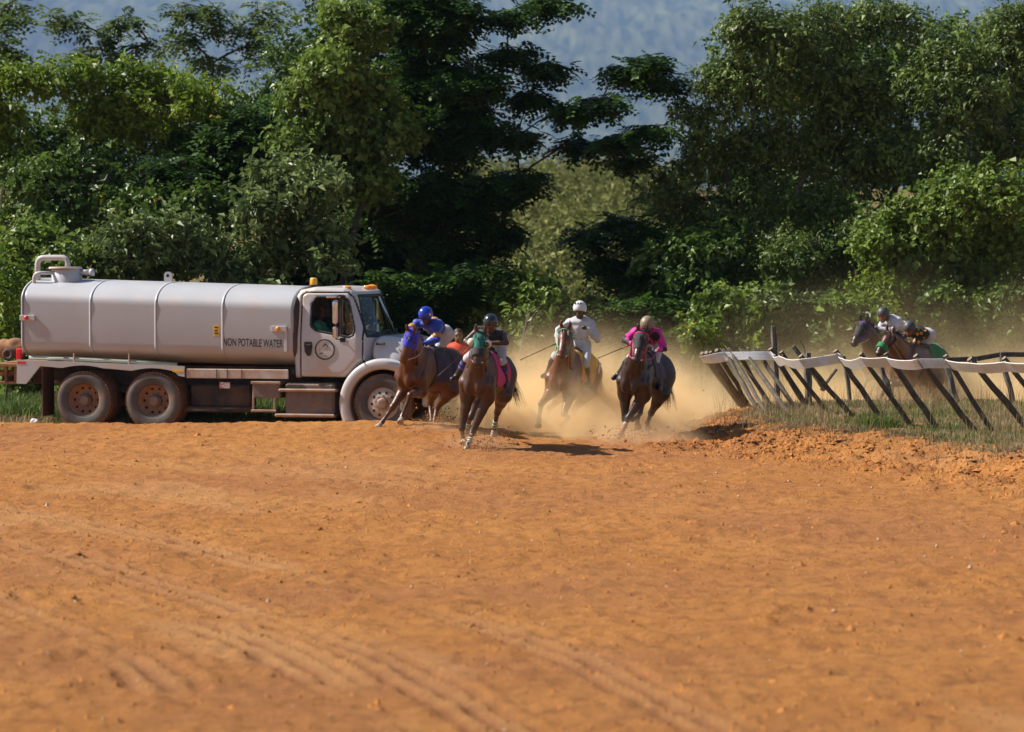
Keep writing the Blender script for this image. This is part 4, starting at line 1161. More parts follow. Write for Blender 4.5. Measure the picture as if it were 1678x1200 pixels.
def hood(h, m, a0=-.06, a1=.30, cups=None, cup_mat=None, jaw=-.07, eye_holes=True):
    fr = lin(h.HB, h.P); S = h.s
    eyes = [h.Hd(.155, s * .10, .038) for s in (-1, 1)]
    def clip(X, Y, Z):
        a, l, u = fr(X, Y, Z)
        d = np.maximum(np.maximum(a - a1 * S, a0 * S - a), jaw * S - .5 * np.maximum(a, 0) - u)
        if eye_holes:
            for e in eyes: d = np.maximum(d, .038 * S - np.sqrt((X - e[0])**2 + (Y - e[1])**2 + (Z - e[2])**2))
        return d
    V, F = shell(h, ('head', 'neck'), .012, clip, .012); hd = part('hood', V, F, m, h.root, off=h.off)
    if cups:
        for s in cups:
            e = h.Hd(.145, s * .095, .035); ax = nrm(h.HB[:, 1] * s * .9 + h.HB[:, 0] * .35)
            cl = Clay().ell(e + ax * .035, np.array([.068, .068, .068]) * S)
            V, F = cl.mesh(.01)
            part('eye_cup', V, F, cup_mat, h.root, off=h.off)
            fo = nrm(h.HB[:, 0] * .75 + h.HB[:, 2] * .35 + h.HB[:, 1] * s * .1 - np.array([0, .4, 0]))
            if s < 0: continue
            cl = Clay().ell(e + ax * .022 + fo * .040, np.array([.050, .050, .050]) * S); V, F = cl.mesh(.009); part('cup_opening', V, F, M['eye'], h.root, off=h.off)
    return hd
def strap(h, pts, r, m, name='strap'):
    return MB().tube(pts, r, 6).build(name, m, h.root, True, off=h.off)
def bridle(h, m, hands=None, rein_m=None, noseband=None, r=.011):
    S = h.s; Hd = h.Hd
    def ring(a, ry, ru, uo=0., n=16): return [Hd(a, ry * math.cos(t), ru * math.sin(t) + uo) for t in np.linspace(0, 2 * math.pi, n + 1)]
    strap(h, ring(.33, .080, .100, -.03), r, m, 'noseband')
    strap(h, ring(.03, .125, .150, -.02), r, m, 'headstall')
    for s in (-1, 1):
        strap(h, [Hd(.03, s * .12, -.02), Hd(.2, s * .112, -.04), Hd(.33, s * .084, -.04), Hd(.45, s * .066, -.055)], r, m, 'cheek_strap')
        strap(h, [Hd(.455, s * .070, -.08), Hd(.455, s * .078, -.055), Hd(.455, s * .07, -.03)], .014, M['chrome'], 'bit_ring')
        if hands is not None:
            bit = Hd(.45, s * .075, -.06); hd = hands[0] if s < 0 else hands[1]
            nk = h.W(.62, s * .20, .24)
            md = (bit + hd) * .5 + np.array([0, 0, -.05]); md = md + h.L * s * .05
            strap(h, [bit, (bit + md) / 2 + h.L * s * .03, md, (md + hd) / 2, hd], .009, rein_m or m, 'rein')
    if noseband:
        fr = lin(h.HB, h.P)
        def clip(X, Y, Z):
            a, l, u = fr(X, Y, Z); return np.maximum(a - .42 * S, .30 * S - a)
        V, F = shell(h, ('head',), .034, clip, .014); part('sheepskin_noseband', V, F, noseband, h.root, off=h.off)
def bandage(h, key, m, t0=.2, t1=.9, name='leg_bandage', r=.047):
    kn, fe, ho = h.legs[key]
    a = kn * (1 - t0) + fe * t0; b = kn * (1 - t1) + fe * t1
    MB().tube([a, a * .5 + b * .5, b], [r * .95 * h.s, r * .88 * h.s, r * h.s], 12).build(name, m, h.root, True, off=h.off)

# ------------------------------------------------------------------ people
def build_person(name, label, J, outfit, skin, face_dir, up=(0, 0, 1), hs=1.0, cat='person', group=None, base=None, bare_arms=False, hair=None):
    """J: joints (world). body = one mesh; clothing, helmet, goggles are its children"""
    K = Clay(); sk = None
    pel, nk, hd = J['pelvis'], J['neck'], J['head']
    sp = nrm(nk - pel); shl = nrm(J['sh1'] - J['sh0'])
    back = nrm(np.cross(shl, sp))
    base = np.array(base if base is not None else pel, float)
    TB = np.stack([np.cross(shl, sp) / np.linalg.norm(np.cross(shl, sp)), shl, sp], 1)
    K.ell(pel + sp * .04, (.115, .165, .12), TB, .05, None, 'pelvis')
    K.ell(pel * .5 + nk * .5, (.105, .145, .20), TB, .06, None, 'torso')
    K.ell(pel * .22 + nk * .78, (.12, .175, .16), TB, .06, None, 'torso')
    K.cone(J['sh0'], J['sh1'], .058, .058, .06, None, 'torso')
    K.cone(nk - sp * .04, hd - (hd - nk) * .25, .062, .055, .03, None, 'neck')
    fd = nrm(face_dir); hu = nrm(np.array(up, float) - fd * (np.array(up, float) @ fd)); hl = np.cross(hu, fd)
    HB = np.stack([fd, hl, hu], 1)
    def X(a, l, u): return hd + HB @ (np.array([a, l, u]) * hs)
    K.ell(X(-.01, 0, .03), np.array([.098, .078, .105]) * hs, HB, .02, None, 'head')
    K.ell(X(.03, 0, -.055), np.array([.062, .058, .072]) * hs, HB, .03, None, 'head')
    K.cone(X(.088, 0, .02), X(.108, 0, -.022), .012 * hs, .017 * hs, .012, None, 'head')
    K.ell(X(.082, 0, -.066), np.array([.018, .03, .010]) * hs, HB, .008, None, 'head')
    K.cone(X(.082, -.05, .038), X(.082, .05, .038), .012 * hs, .012 * hs, .015, None, 'head')
    for s in (-1, 1): K.ell(X(-.01, s * .08, -.005), np.array([.022, .010, .032]) * hs, HB, .01, None, 'head')
    for q in (0, 1):
        s = 2 * q - 1
        sh, el, ha = J[f'sh{q}'], J[f'el{q}'], J[f'ha{q}']
        K.cone(sh, el, .052, .041, .03, None, 'arm'); K.ell(sh, (.058,) * 3, None, .03, None, 'arm')
        K.cone(el, el * .55 + ha * .45, .042, .040, .02, None, 'arm'); K.cone(el * .55 + ha * .45, ha, .042, .030, .02, None, 'arm')
        d = nrm(ha - el); sd = nrm(np.cross(d, fd) + 1e-4); cu_ = nrm(np.cross(sd, d))
        if cu_[2] > 0: cu_ = -cu_
        pm = ha + d * .055
        K.ell(pm, (.050, .040, .022), np.stack([d, sd, cu_], 1), .015, None, f'hand{q}')
        for i, (o, ln) in enumerate(((-.030, .030), (-.010, .036), (.010, .034), (.029, .026))):
            k1 = pm + d * .040 + sd * o; k2 = k1 + d * ln * .7 + cu_ * .022; k3 = k2 - d * .022 + cu_ * .022
            K.cone(k1, k2, .0105, .0095, .004, None, f'hand{q}'); K.cone(k2, k3, .0095, .008, .004, None, f'hand{q}')
        tb = pm - d * .01 - sd * .036; K.cone(tb, tb + d * .034 - sd * .012 + cu_ * .02, .012, .009, .008, None, f'hand{q}')
        hp, kn, an, to = J[f'hip{q}'], J[f'kn{q}'], J[f'an{q}'], J[f'to{q}']
        K.cone(hp, kn, .088, .058, .04, None, 'thigh'); K.ell(kn, (.06, .06, .06), None, .02, None, 'thigh')
        m_ = kn * .62 + an * .38
        K.cone(kn, m_, .056, .058, .03, None, f'shin{q}'); K.cone(m_, an, .058, .038, .03, None, f'shin{q}')
        fdir = nrm(to - an); he = an + (an - m_) / (np.linalg.norm(an - m_) + 1e-6) * .05
        K.cone(he - fdir * .04, to + nrm(an - kn) * .05, .040, .032, .03, None, f'foot{q}'); K.cone(an, he, .042, .045, .03, None, f'foot{q}')
    root = thing(name, label, cat, base, 0, group)
    V, F = K.mesh(.016); part('body', V, F, skin, root, off=base)
    for s in (-1, 1):
        e = Clay().ell(X(.080, s * .033, .016), np.array([.014, .016, .010]) * hs, HB); V, F = e.mesh(.005); part('eye', V, F, M['eye'], root, off=base)
    def sub(tags, infl, nm, m, clip=None, wr=.006, res=.019, ws=9):
        P = [p for p in K.P if p[7] in tags]
        V, F = K.mesh(res, P, infl=infl, clip=clip, wrinkle=wr, wscale=ws)
        return part(nm, V, F, m, root, off=base)
    o = outfit
    ends = [(J[f'ha{q}'], nrm(J[f'ha{q}'] - J[f'el{q}'])) for q in (0, 1)]
    if 'shirt' in o:
        slv = o.get('sleeve', 'long')
        tags = ('torso', 'arm') if slv != 'none' else ('torso',)
        def clip(X_, Y_, Z_):
            d = -9.0 + 0 * (X_ + Y_ + Z_)
            if slv == 'short':
                for q in (0, 1):
                    a = J[f'sh{q}']; b = J[f'el{q}']; dd = nrm(b - a); ln = np.linalg.norm(b - a) * .8
                    al = (X_ - a[0]) * dd[0] + (Y_ - a[1]) * dd[1] + (Z_ - a[2]) * dd[2]
                    rr = np.sqrt((X_ - b[0])**2 + (Y_ - b[1])**2 + (Z_ - b[2])**2)
                    rh = np.sqrt((X_ - J[f'ha{q}'][0])**2 + (Y_ - J[f'ha{q}'][1])**2 + (Z_ - J[f'ha{q}'][2])**2)
                    d = np.where((rr < .16) | (rh < .22), np.maximum(d, al - ln), d)
            return d
        sub(tags, .015, 'shirt', o['shirt'], clip if slv == 'short' else None, .017, ws=13)
    if 'vest' in o: sub(('torso',), .030, 'vest', o['vest'], None, .006)
    if 'bands' in o:
        for q in (0, 1):
            a, b = J[f'sh{q}'], J[f'el{q}']
            MB().tube([a * .42 + b * .58, a * .12 + b * .88], [.076, .070], 14).build('sleeve_band', o['bands'], root, True, off=base)
        bp = pel * .30 + nk * .70 - TB[:, 0] * .0
        c2 = Clay().ell(pel * .25 + nk * .75 - TB[:, 0] * .09, (.075, .09, .11), TB); V, F = c2.mesh(.014); part('back_patch', V, F, o['bands'], root, off=base)
    if 'trousers' in o: sub(('pelvis', 'thigh') + (('shin0', 'shin1') if o.get('long') else ()), .015, 'trousers', o['trousers'], None, .014, ws=12)
    if 'boots' in o:
        for q in (0, 1):
            sub((f'foot{q}',) + (() if o.get('long') else (f'shin{q}',)), .012, 'boot', o['boots'], None, .002)
    if 'socks' in o:
        for q in (0, 1): MB().tube([J[f'kn{q}'] * .72 + J[f'an{q}'] * .28, J[f'kn{q}'] * .45 + J[f'an{q}'] * .55], [.078, .074], 12).build('sock', o['socks'], root, True, off=base)
    if 'gloves' in o:
        for q in (0, 1): sub((f'hand{q}',), .006, 'glove', o['gloves'], None, 0, .010)
    if 'helmet' in o:
        c = Clay().ell(X(-.012, 0, .055), np.array([.142, .122, .135]) * hs, HB, .02)
        fr = lin(HB, hd)
        V, F = c.mesh(.011, clip=lambda X_, Y_, Z_: (lambda a, l, u: np.maximum(-.01 * hs - u + .28 * np.maximum(a, 0) - .12 * np.maximum(-a, 0), -(np.sqrt((a + .01)**2 + l**2 + (u - .03)**2) - .088 * hs)))(*fr(X_, Y_, Z_)))
        he = part('helmet', V, F, o['helmet'], root, off=base)
        pk = Clay().ell(X(.105, 0, .052), np.array([.065, .085, .012]) * hs, HB, .02); V, F = pk.mesh(.009); part('peak', V, F, o.get('peak', o['helmet']), he)
        for s in (-1, 1):
            MB().tube([X(-.0, s * .105, .03), X(.01, s * .085, -.05), X(.045, s * .03, -.125), X(.045, 0, -.13)], .008, 5).build('chin_strap', M['leather'], he, True, off=base)
        if 'vents' in o:
            for l in (-.05, 0, .05):
                c2 = Clay().ell(X(.085, l, .145), np.array([.035, .011, .020]) * hs, HB); V, F = c2.mesh(.006); part('vent', V, F, M['hole'], he, off=base)
        if 'emblem' in o:
            c2 = Clay().ell(X(.02, .118, .06), np.array([.03, .012, .03]) * hs, HB); V, F = c2.mesh(.008); part('emblem', V, F, o['emblem'], he, off=base)
    if 'goggles' in o:
        c = Clay().ell(X(.085, 0, .018), np.array([.035, .072, .032]) * hs, HB); V, F = c.mesh(.009); part('goggles', V, F, o['goggles'], root, off=base)
    if 'mask' in o:
        c = Clay().ell(X(.060, 0, -.058), np.array([.056, .062, .056]) * hs, HB); V, F = c.mesh(.009); part('face_mask', V, F, o['mask'], root, off=base)
    if hair:
        c = Clay().ell(X(-.022, 0, .048), np.array([.098, .088, .105]) * hs, HB)
        fr = lin(HB, hd)
        V, F = c.mesh(.011, clip=lambda X_, Y_, Z_: (lambda a, l, u: .8 * a - (u - .035) )(*fr(X_, Y_, Z_)), wrinkle=.006, wscale=30); part('hair', V, F, hair, root, off=base)
    return root
def rider_joints(h, neck, head, sh_half=.175, el=None, ha=None, kn=None, an=None, seat=(-.14, 0, .52), toe=None, head_s=-1, neck_s=-1, arm_s=((-1, -1), (-1, -1)), leg_s=((-1, 1), (-1, 1)), sh=None, tor=.46, push=((0, 0), (0, 0))):
    J = {}
    J['pelvis'] = h.W(*seat)
    J['neck'] = place(J['pelvis'], *neck, tor, neck_s)
    J['head'] = place(J['neck'], *head, .20, head_s)
    sp = nrm(J['neck'] - J['pelvis'])
    l0 = nrm(h.L - sp * (h.L @ sp))
    for q in (0, 1):
        s = 2 * q - 1
        J[f'sh{q}'] = J['neck'] - sp * .055 + l0 * s * sh_half
        if sh is not None: J[f'sh{q}'] = place(J['neck'] - sp * .05, *sh[q], sh_half, -1 if len(sh[q]) < 3 else 0)
        J[f'el{q}'] = place(J[f'sh{q}'], *el[q], .27, arm_s[q][0])
        J[f'el{q}'] = J[f'el{q}'] + nrm(C0 - J[f'el{q}']) * push[q][0]
        J[f'ha{q}'] = place(J[f'el{q}'], *ha[q], .23, arm_s[q][1])
        J[f'ha{q}'] = J[f'ha{q}'] + nrm(C0 - J[f'ha{q}']) * push[q][1]
        J[f'hip{q}'] = J['pelvis'] + h.L * s * .10 - h.U * .02
        J[f'kn{q}'] = place(J[f'hip{q}'], *kn[q], .40, leg_s[q][0])
        J[f'an{q}'] = place(J[f'kn{q}'], *an[q], .38, leg_s[q][1])
        J[f'to{q}'] = J[f'an{q}'] + nrm(h.F * .9 - h.U * .25 + h.L * s * .25) * .13
    return J
def whip(name, label, a, b, m1, m2):
    root = thing(name, label, 'whip', a); a = np.array(a); b = np.array(b)
    g = a * .72 + b * .28
    MB().tube([a, g], [.012, .009], 8).build('grip', m1, root, True, off=a)
    MB().tube([g, b * .9 + g * .1, b], [.008, .006, .012], 8).build('shaft', m2, root, True, off=a)
    return root
# ------------------------------------------------------------------ the six runners and their jockeys
BAY, CHEST, DARKB, LIVER = (.150, .052, .020), (.170, .050, .018), (.050, .022, .013), (.085, .040, .022)
BLK = (.016, .011, .009)
BROWNPT = (.075, .030, .016)
C = {}
C['royal'] = cloth('royal_blue_silk', (.012, .045, .42), (.008, .03, .30), rough=.5)
C['gold'] = cloth('gold_silk', (.55, .25, .01), (.42, .18, .01), rough=.5)
C['white'] = cloth('white_breeches', (.50, .50, .53), (.42, .42, .44))
C['blackc'] = cloth('black_vest_cloth', (.012, .012, .014), (.02, .019, .02))
C['pink'] = cloth('hot_pink_cloth', (.62, .012, .16), (.48, .01, .12))
C['yel'] = cloth('yellow_saddle_cloth', (.72, .36, .008), (.6, .27, .006))
C['teal'] = cloth('teal_hood_cloth', (.004, .155, .12), (.003, .11, .085))
C['bluehood'] = cloth('bright_blue_hood_mesh', (.035, .045, .62), (.02, .03, .42))
C['blackhood'] = cloth('black_hood_cloth', (.014, .013, .016), (.024, .02, .024))
C['green'] = cloth('green_sheepskin', (.01, .20, .055), (.006, .12, .03), scale=30)
C['purple'] = cloth('purple_webbing', (.10, .03, .30), (.07, .02, .22))
C['pinkblack'] = spots_mat('pink_and_black_silk', (.62, .02, .28), (.010, .010, .012), 6.0, .50)
C['yelblack'] = spots_mat('black_silk_with_yellow_spots', (.010, .010, .011), (.72, .30, .008), 10.0, .36)
C['navy'] = cloth('navy_saddle_cloth', (.012, .016, .06), (.03, .012, .03))
C['mint'] = pmat('pale_green_webbing', (.16, .48, .27), (.12, .38, .2), rough=.6)
C['redw'] = pmat('red_leather', (.40, .02, .02), (.3, .015, .015), rough=.5)
C['pinkw'] = pmat('pink_webbing', (.60, .02, .14), (.5, .015, .1), rough=.6)
C['wband'] = pmat('white_tape', (.66, .64, .6), (.5, .42, .34), rough=.7)
C['gband'] = pmat('green_tape', (.02, .20, .12), (.02, .16, .1), rough=.7)
def shiny(name, c): return pmat(name, c, tuple(x * .9 for x in c), rough=.22, coat=.5)
HEL = dict(blue=shiny('blue_helmet', (.010, .035, .40)), black=shiny('black_helmet', (.016, .017, .02)), white=shiny('white_helmet', (.66, .66, .68)),
           tan=pmat('khaki_helmet', (.24, .18, .11), (.2, .15, .09), rough=.45), grey=pmat('grey_helmet', (.045, .047, .052), (.06, .06, .065), rough=.5), dark=shiny('charcoal_helmet', (.03, .032, .036)))
GOG = dict(dark=pmat('dark_goggles', (.012, .012, .014), (.02, .02, .02), rough=.12, coat=.6), red=pmat('red_goggles', (.30, .03, .03), (.2, .02, .02), rough=.2))
GRP = 'racehorses galloping round the bend'; JGRP = 'jockeys riding the racehorses'

# horse one: brown, blue hood, beside the truck
h1 = build_horse('racehorse', 'brown racehorse in a bright blue hood, nearest to the truck cab', 704, 607, 52.2, R(35), lean=R(6), pitch=R(3), sc_=1.0,
    poll=(677, 545, .80), muzzle=(655, 606), coat=(.110, .036, .014), points=(.095, .036, .017), belly=(.20, .09, .045), hoof='hoof_pale',
    legs=dict(RF=[(643, 668, -1), (627, 691, -1), (619, 701, -1)], LF=[(672, 648, -1), (659, 682, 1), (656, 692, -1)],
              RH=[(705, 662, 1), (707, 690, -1), (706, 706, -1)], LH=[(716, 668, 1), (711, 697, -1), (701, 713, -1)]), tail_dir=(-.2, -.6), group=GRP)
saddle_set(h1, C['navy'], f0=-.40, f1=.12, drop=-.18)
hood(h1, C['bluehood'], a0=-.05, a1=.27)
J = rider_joints(h1, neck=(704, 531), head=(698, 520), sh=((684, 530), (717, 534)), el=((671, 540), (716, 557)), ha=((688, 556), (697, 563)),
    kn=((690, 580), (711, 579)), an=((690, 606), (724, 606)), seat=(-.30, 0, .66), arm_s=((-1, 1), (-1, -1)), leg_s=((-1, 1), (-1, 1)))
bridle(h1, C['purple'], (J['ha0'], J['ha1']), C['white'])
build_person('person', 'jockey in royal blue silks with gold sleeve bands and blue helmet, crouched beside the truck', J,
    dict(shirt=C['royal'], bands=C['gold'], trousers=C['white'], boots=M['leather'], helmet=HEL['blue'], goggles=GOG['dark'], gloves=C['royal'], emblem=C['white']), M['skin_dark'],
    nrm(h1.F + np.array([0, 0, -.45])), cat='jockey', group=JGRP)

# horse two: dark brown, teal hood with white eye cups, leading
h2 = build_horse('racehorse', 'dark brown racehorse in teal hood with white eye cups, leading the field', 797, 616, 49.3, R(16), lean=R(4), pitch=R(2), sc_=1.0,
    poll=(788, 549, .80), muzzle=(781, 601), coat=(.076, .033, .018), points=(.055, .028, .018), belly=(.17, .10, .055), hoof='hoof_pale',
    legs=dict(RF=[(757, 702, 1), (759, 719, 1), (760, 728, -1)], LF=[(774, 709, -1), (767, 728, -1), (763, 740, -1)],
              RH=[(771, 684, -1), (766, 700, 1), (765, 709, 1)], LH=[(815, 676, 1), (810, 700, 1), (809, 714, 1)]), tail_dir=(.45, -.5), group=GRP)
saddle_set(h2, C['pink'], f0=-.45, f1=.18, drop=-.16)
hood(h2, C['teal'], a0=-.05, a1=.27, cups=(-1, 1), cup_mat=C['wband'])
fr_ = lin(h2.HB, h2.P)
V, F = shell(h2, ('head',), .03, lambda X, Y, Z: (lambda a, l, u: np.maximum(np.maximum(a - .40, .27 - a), -.03 - u))(*fr_(X, Y, Z)), .012)
part('shadow_roll', V, F, C['blackhood'], h2.root, off=h2.off)
J = rider_joints(h2, neck=(803, 548), head=(804, 533), sh=((783, 541), (824, 549)), el=((763, 559), (830, 562)), ha=((772, 566), (804, 562)),
    kn=((766, 588), (823, 592)), an=((750, 615), (828, 625)), seat=(-.28, 0, .58), arm_s=((-1, -1), (-1, -1)))
bridle(h2, M['leather'], (J['ha0'], J['ha1']), M['leather'])
for k in ('LF', 'RH', 'LH'):
    bandage(h2, k, C['wband'], .55, .98); bandage(h2, k, C['gband'], .62, .72, 'green_tape', .0485); bandage(h2, k, C['gband'], .82, .90, 'green_tape', .0490)
build_person('person', 'bare-armed jockey in black vest and shiny black helmet on the teal-hooded horse', J,
    dict(shirt=C['blackc'], sleeve='none', trousers=C['white'], boots=M['leather'], helmet=HEL['black'], goggles=pmat('amber_goggles', (.22, .10, .05), (.16, .07, .03), rough=.2), socks=C['royal']), M['skin_dark'],
    nrm(h2.F + np.array([.05, 0, -.35])), cat='jockey', group=JGRP)
whip('riding_whip', 'red and black riding whip held out by the bare-armed jockey', J['ha0'] + np.array([0, -.03, -.02]), place(J['ha0'], 717, 617, .72, -1), C['redw'], M['leather'])

# horse three: chestnut, upright rider in white, half in the dust
h3 = build_horse('racehorse', 'chestnut racehorse with pale green bridle and yellow saddle cloth, legs lost in dust', 938, 612, 53.6, R(20), lean=R(10), pitch=R(3), sc_=1.02,
    poll=(927, 544, .80), muzzle=(919, 588), coat=(.145, .040, .015), points=(.12, .040, .018), mane='mane_red',
    legs=dict(RF=[(887, 662, -1), (883, 688, 1), (882, 698, -1)], LF=[(924, 678, -1), (931, 684, 1), (920, 698, -1)],
              RH=[(901, 668, -1), (898, 684, 1), (897, 697, -1)], LH=[(941, 671, 1), (938, 692, 1), (935, 706, -1)]), tail_dir=(.3, -.7), group=GRP)
sc3 = saddle_set(h3, C['yel'], f0=-.55, f1=.20, drop=-.12)
J = rider_joints(h3, neck=(950, 522), head=(950, 510), sh=((933, 530), (969, 533)), el=((914, 541), (979, 557)), ha=((914, 562), (961, 540)),
    kn=((910, 584), (959, 597)), an=((898, 611), (963, 626)), seat=(-.20, 0, .47), neck_s=-1, arm_s=((-1, -1), (-1, -1)), head_s=-1, tor=.50, push=((.05, .1), (.06, .20)))
bridle(h3, C['mint'], (J['ha0'], J['ha0'] + h3.L * .08), C['mint'])
V, F = text_mesh('1', .10, .20, .03)
fw3 = nrm(np.cross(h3.L, h3.U)); pc = h3.W(-.42, .305, .16)
part('cloth_number', np.stack([pc - h3.F * v[0] + h3.U * (v[1] - .1) + h3.L * .012 for v in V]), F, C['wband'], h3.root, False, off=h3.off)
build_person('person', 'jockey all in white with white helmet, sitting upright with one fist at his chest', J,
    dict(shirt=C['white'], trousers=C['white'], boots=M['leather'], helmet=HEL['white'], peak=HEL['dark'], vents=1), M['skin_dark'],
    nrm(h3.F + np.array([.0, 0, -.12])), cat='jockey', group=JGRP)
whip('riding_whip', 'thin black riding whip held out to the side by the jockey in white', J['ha0'], place(J['ha0'], 853, 590, .78, -1), M['leather'], M['leather'])

# horse four: near black, rider in pink and black
h4 = build_horse('racehorse', 'near-black racehorse with hot pink bridle, one hoof striking the dirt', 1056, 614, 51.2, R(22), lean=R(5), pitch=R(2), sc_=1.0,
    poll=(1052, 549, .80), muzzle=(1042, 595), coat=(.040, .020, .013), points=(.016, .012, .010), belly=(.10, .055, .035),
    legs=dict(RF=[(1024, 688, 1), (1036, 688, 1), (1044, 682, 1)], LF=[(1029, 686, -1), (1018, 711, -1), (1010, 725, -1)],
              RH=[(1048, 676, -1), (1044, 690, 1), (1046, 702, 1)], LH=[(1067, 677, 1), (1061, 693, 1), (1062, 703, 1)]), tail_dir=(.1, -.9), group=GRP)
saddle_set(h4, C['navy'], f0=-.40, f1=.15, drop=-.05)
hood(h4, C['blackhood'], a0=-.03, a1=.33)
J = rider_joints(h4, neck=(1062, 549), head=(1061, 536), sh=((1043, 543), (1078, 546)), el=((1024, 558), (1088, 571)), ha=((1036, 564), (1079, 573)),
    kn=((1034, 586), (1074, 592)), an=((1015, 613), (1080, 630)), seat=(-.28, 0, .60), arm_s=((-1, -1), (-1, -1)))
bridle(h4, C['pinkw'], (J['ha0'], J['ha1']), C['pinkw'], r=.014)
strap(h4, [h4.W(.40, .26, .20), h4.W(.66, .16, -.05), h4.W(.72, 0, -.18), h4.W(.66, -.16, -.05), h4.W(.40, -.26, .20)], .014, M['leather'], 'breast_strap')
bandage(h4, 'LF', pmat('pink_bandage', (.36, .16, .15), (.3, .13, .11), rough=.8), .35, .95); bandage(h4, 'LF', C['wband'], .30, .42, 'white_tape', .048)
build_person('person', 'jockey in pink and black silks with plain khaki helmet and tall black boots', J,
    dict(shirt=C['pinkblack'], trousers=C['white'], boots=M['leather'], helmet=HEL['tan'], goggles=GOG['dark'], mask=C['blackc']), M['skin_mid'],
    nrm(h4.F + np.array([.03, 0, -.40])), cat='jockey', group=JGRP)
whip('riding_whip', 'brown riding whip pointing left from the hand of the jockey in pink', J['ha0'], place(J['ha0'], 980, 587, .70, -1), C['redw'], pmat('brown_whip', (.12, .06, .04), (.08, .04, .03), rough=.6))

# horses five and six: behind the leaning rail
h5 = build_horse('racehorse', 'dark bay racehorse in a black hood with purple bridle, rearmost beyond the white rail', 1462, 588, 61.0, R(50), lean=R(3), pitch=R(2), sc_=1.0,
    poll=(1417, 533, .82, -1), muzzle=(1397, 566), coat=(.060, .027, .016), points=BLK,
    legs=dict(RF=[(1420, 622, -1), (1414, 640, -1), (1408, 650, -1)], LF=[(1440, 622, -1), (1440, 642, 1), (1436, 652, -1)],
              RH=[(1492, 628, 1), (1500, 648, 1), (1502, 658, -1)], LH=[(1500, 624, 1), (1508, 646, 1), (1512, 656, -1)]), tail_dir=(0, -.5), group=GRP)
saddle_set(h5, C['navy'], f0=-.40, f1=.15, drop=-.15)
hood(h5, C['blackhood'], a0=-.03, a1=.38)
J = rider_joints(h5, neck=(1458, 524), head=(1447, 518), el=((1440, 540), (1463, 542)), ha=((1430, 540), (1436, 538)),
    kn=((1462, 570), (1466, 572)), an=((1474, 592), (1480, 594)), seat=(-.26, 0, .64), arm_s=((-1, -1), (-1, -1)))
bridle(h5, C['purple'], (J['ha0'], J['ha1']), C['wband'], r=.016)
build_person('person', 'jockey in white shirt and charcoal helmet, bent low over the black-hooded horse beyond the rail', J,
    dict(shirt=cloth('white_silk_purple_trim', (.54, .53, .58), (.44, .42, .50), rough=.6), trousers=C['white'], boots=M['leather'], helmet=HEL['grey'], goggles=GOG['red'], vest=None) if False else
    dict(shirt=cloth('white_racing_silk', (.54, .53, .58), (.44, .42, .50), rough=.6), trousers=C['white'], boots=M['leather'], helmet=HEL['grey'], goggles=GOG['red']), M['skin_mid'],
    nrm(h5.F * .7 + np.array([-.05, -.75, -.2])), cat='jockey', group=JGRP)
whip('riding_whip', 'dark red riding whip held across the face of the jockey in the white shirt', place(J['head'], 1441, 523, .20, -1), place(J['head'], 1476, 510, .55, 1), C['redw'], pmat('dark_red_whip', (.10, .02, .02), (.07, .015, .015), rough=.5))

h6 = build_horse('racehorse', 'chestnut racehorse with a green sheepskin noseband, beyond the white rail', 1502, 597, 59.4, R(42), lean=R(3), pitch=R(2), sc_=1.0,
    poll=(1460, 550, .80, -1), muzzle=(1437, 582), coat=(.105, .034, .015), points=(.04, .017, .01),
    legs=dict(RF=[(1452, 628, -1), (1446, 646, -1), (1440, 658, -1)], LF=[(1462, 630, -1), (1462, 650, 1), (1458, 662, -1)],
              RH=[(1522, 632, 1), (1534, 622, 1), (1546, 620, 1)], LH=[(1526, 634, 1), (1528, 656, -1), (1524, 668, -1)]), tail_dir=(0, -.5), group=GRP)
saddle_set(h6, C['green'], f0=-.62, f1=-.22, drop=.06)
J = rider_joints(h6, neck=(1500, 545), head=(1490, 541), el=((1474, 560), (1497, 566)), ha=((1470, 564), (1478, 560)),
    kn=((1494, 578), (1500, 580)), an=((1508, 594), (1513, 596)), seat=(-.28, 0, .60), arm_s=((-1, -1), (-1, -1)))
bridle(h6, M['leather'], (J['ha0'], J['ha1']), M['leather'], noseband=C['green'])
build_person('person', 'jockey in black silks with yellow spots and grey helmet beyond the rail', J,
    dict(shirt=C['yelblack'], trousers=C['white'], boots=M['leather'], helmet=HEL['grey'], goggles=GOG['red']), M['skin_mid'],
    nrm(h6.F * .7 + np.array([-.05, -.75, -.3])), cat='jockey', group=JGRP)

# the driver at the truck window
d0 = tl(527, 512, -.52)
def td(x, y, z): return tworld(np.array([x, y, z]))
J = dict(pelvis=td(3.72, -0.72, 1.38), neck=td(3.74, -0.71, 1.92), head=td(3.80, -0.72, 2.12), sh0=td(3.74, -0.90, 1.87), sh1=td(3.74, -0.54, 1.87),
         el0=td(3.86, -1.06, 1.66), ha0=td(4.10, -0.98, 1.68), el1=td(3.95, -0.48, 1.62), ha1=td(4.16, -0.59, 1.72),
         hip0=td(3.74, -0.82, 1.38), hip1=td(3.74, -0.62, 1.38), kn0=td(4.12, -0.82, 1.40), kn1=td(4.12, -0.62, 1.40), an0=td(4.26, -0.82, 1.08), an1=td(4.26, -0.62, 1.08), to0=td(4.40, -0.82, 1.04), to1=td(4.40, -0.62, 1.04))
build_person('person', 'driver in a green T-shirt looking out of the truck window', J,
    dict(shirt=cloth('green_t_shirt', (.012, .20, .09), (.008, .14, .06)), sleeve='short', trousers=C['blackc'], long=True, boots=M['leather']), M['skin_dark'],
    T_H * .45 - T_N * .8, hair=M['mane'], base=td(3.72, -.72, 1.33))
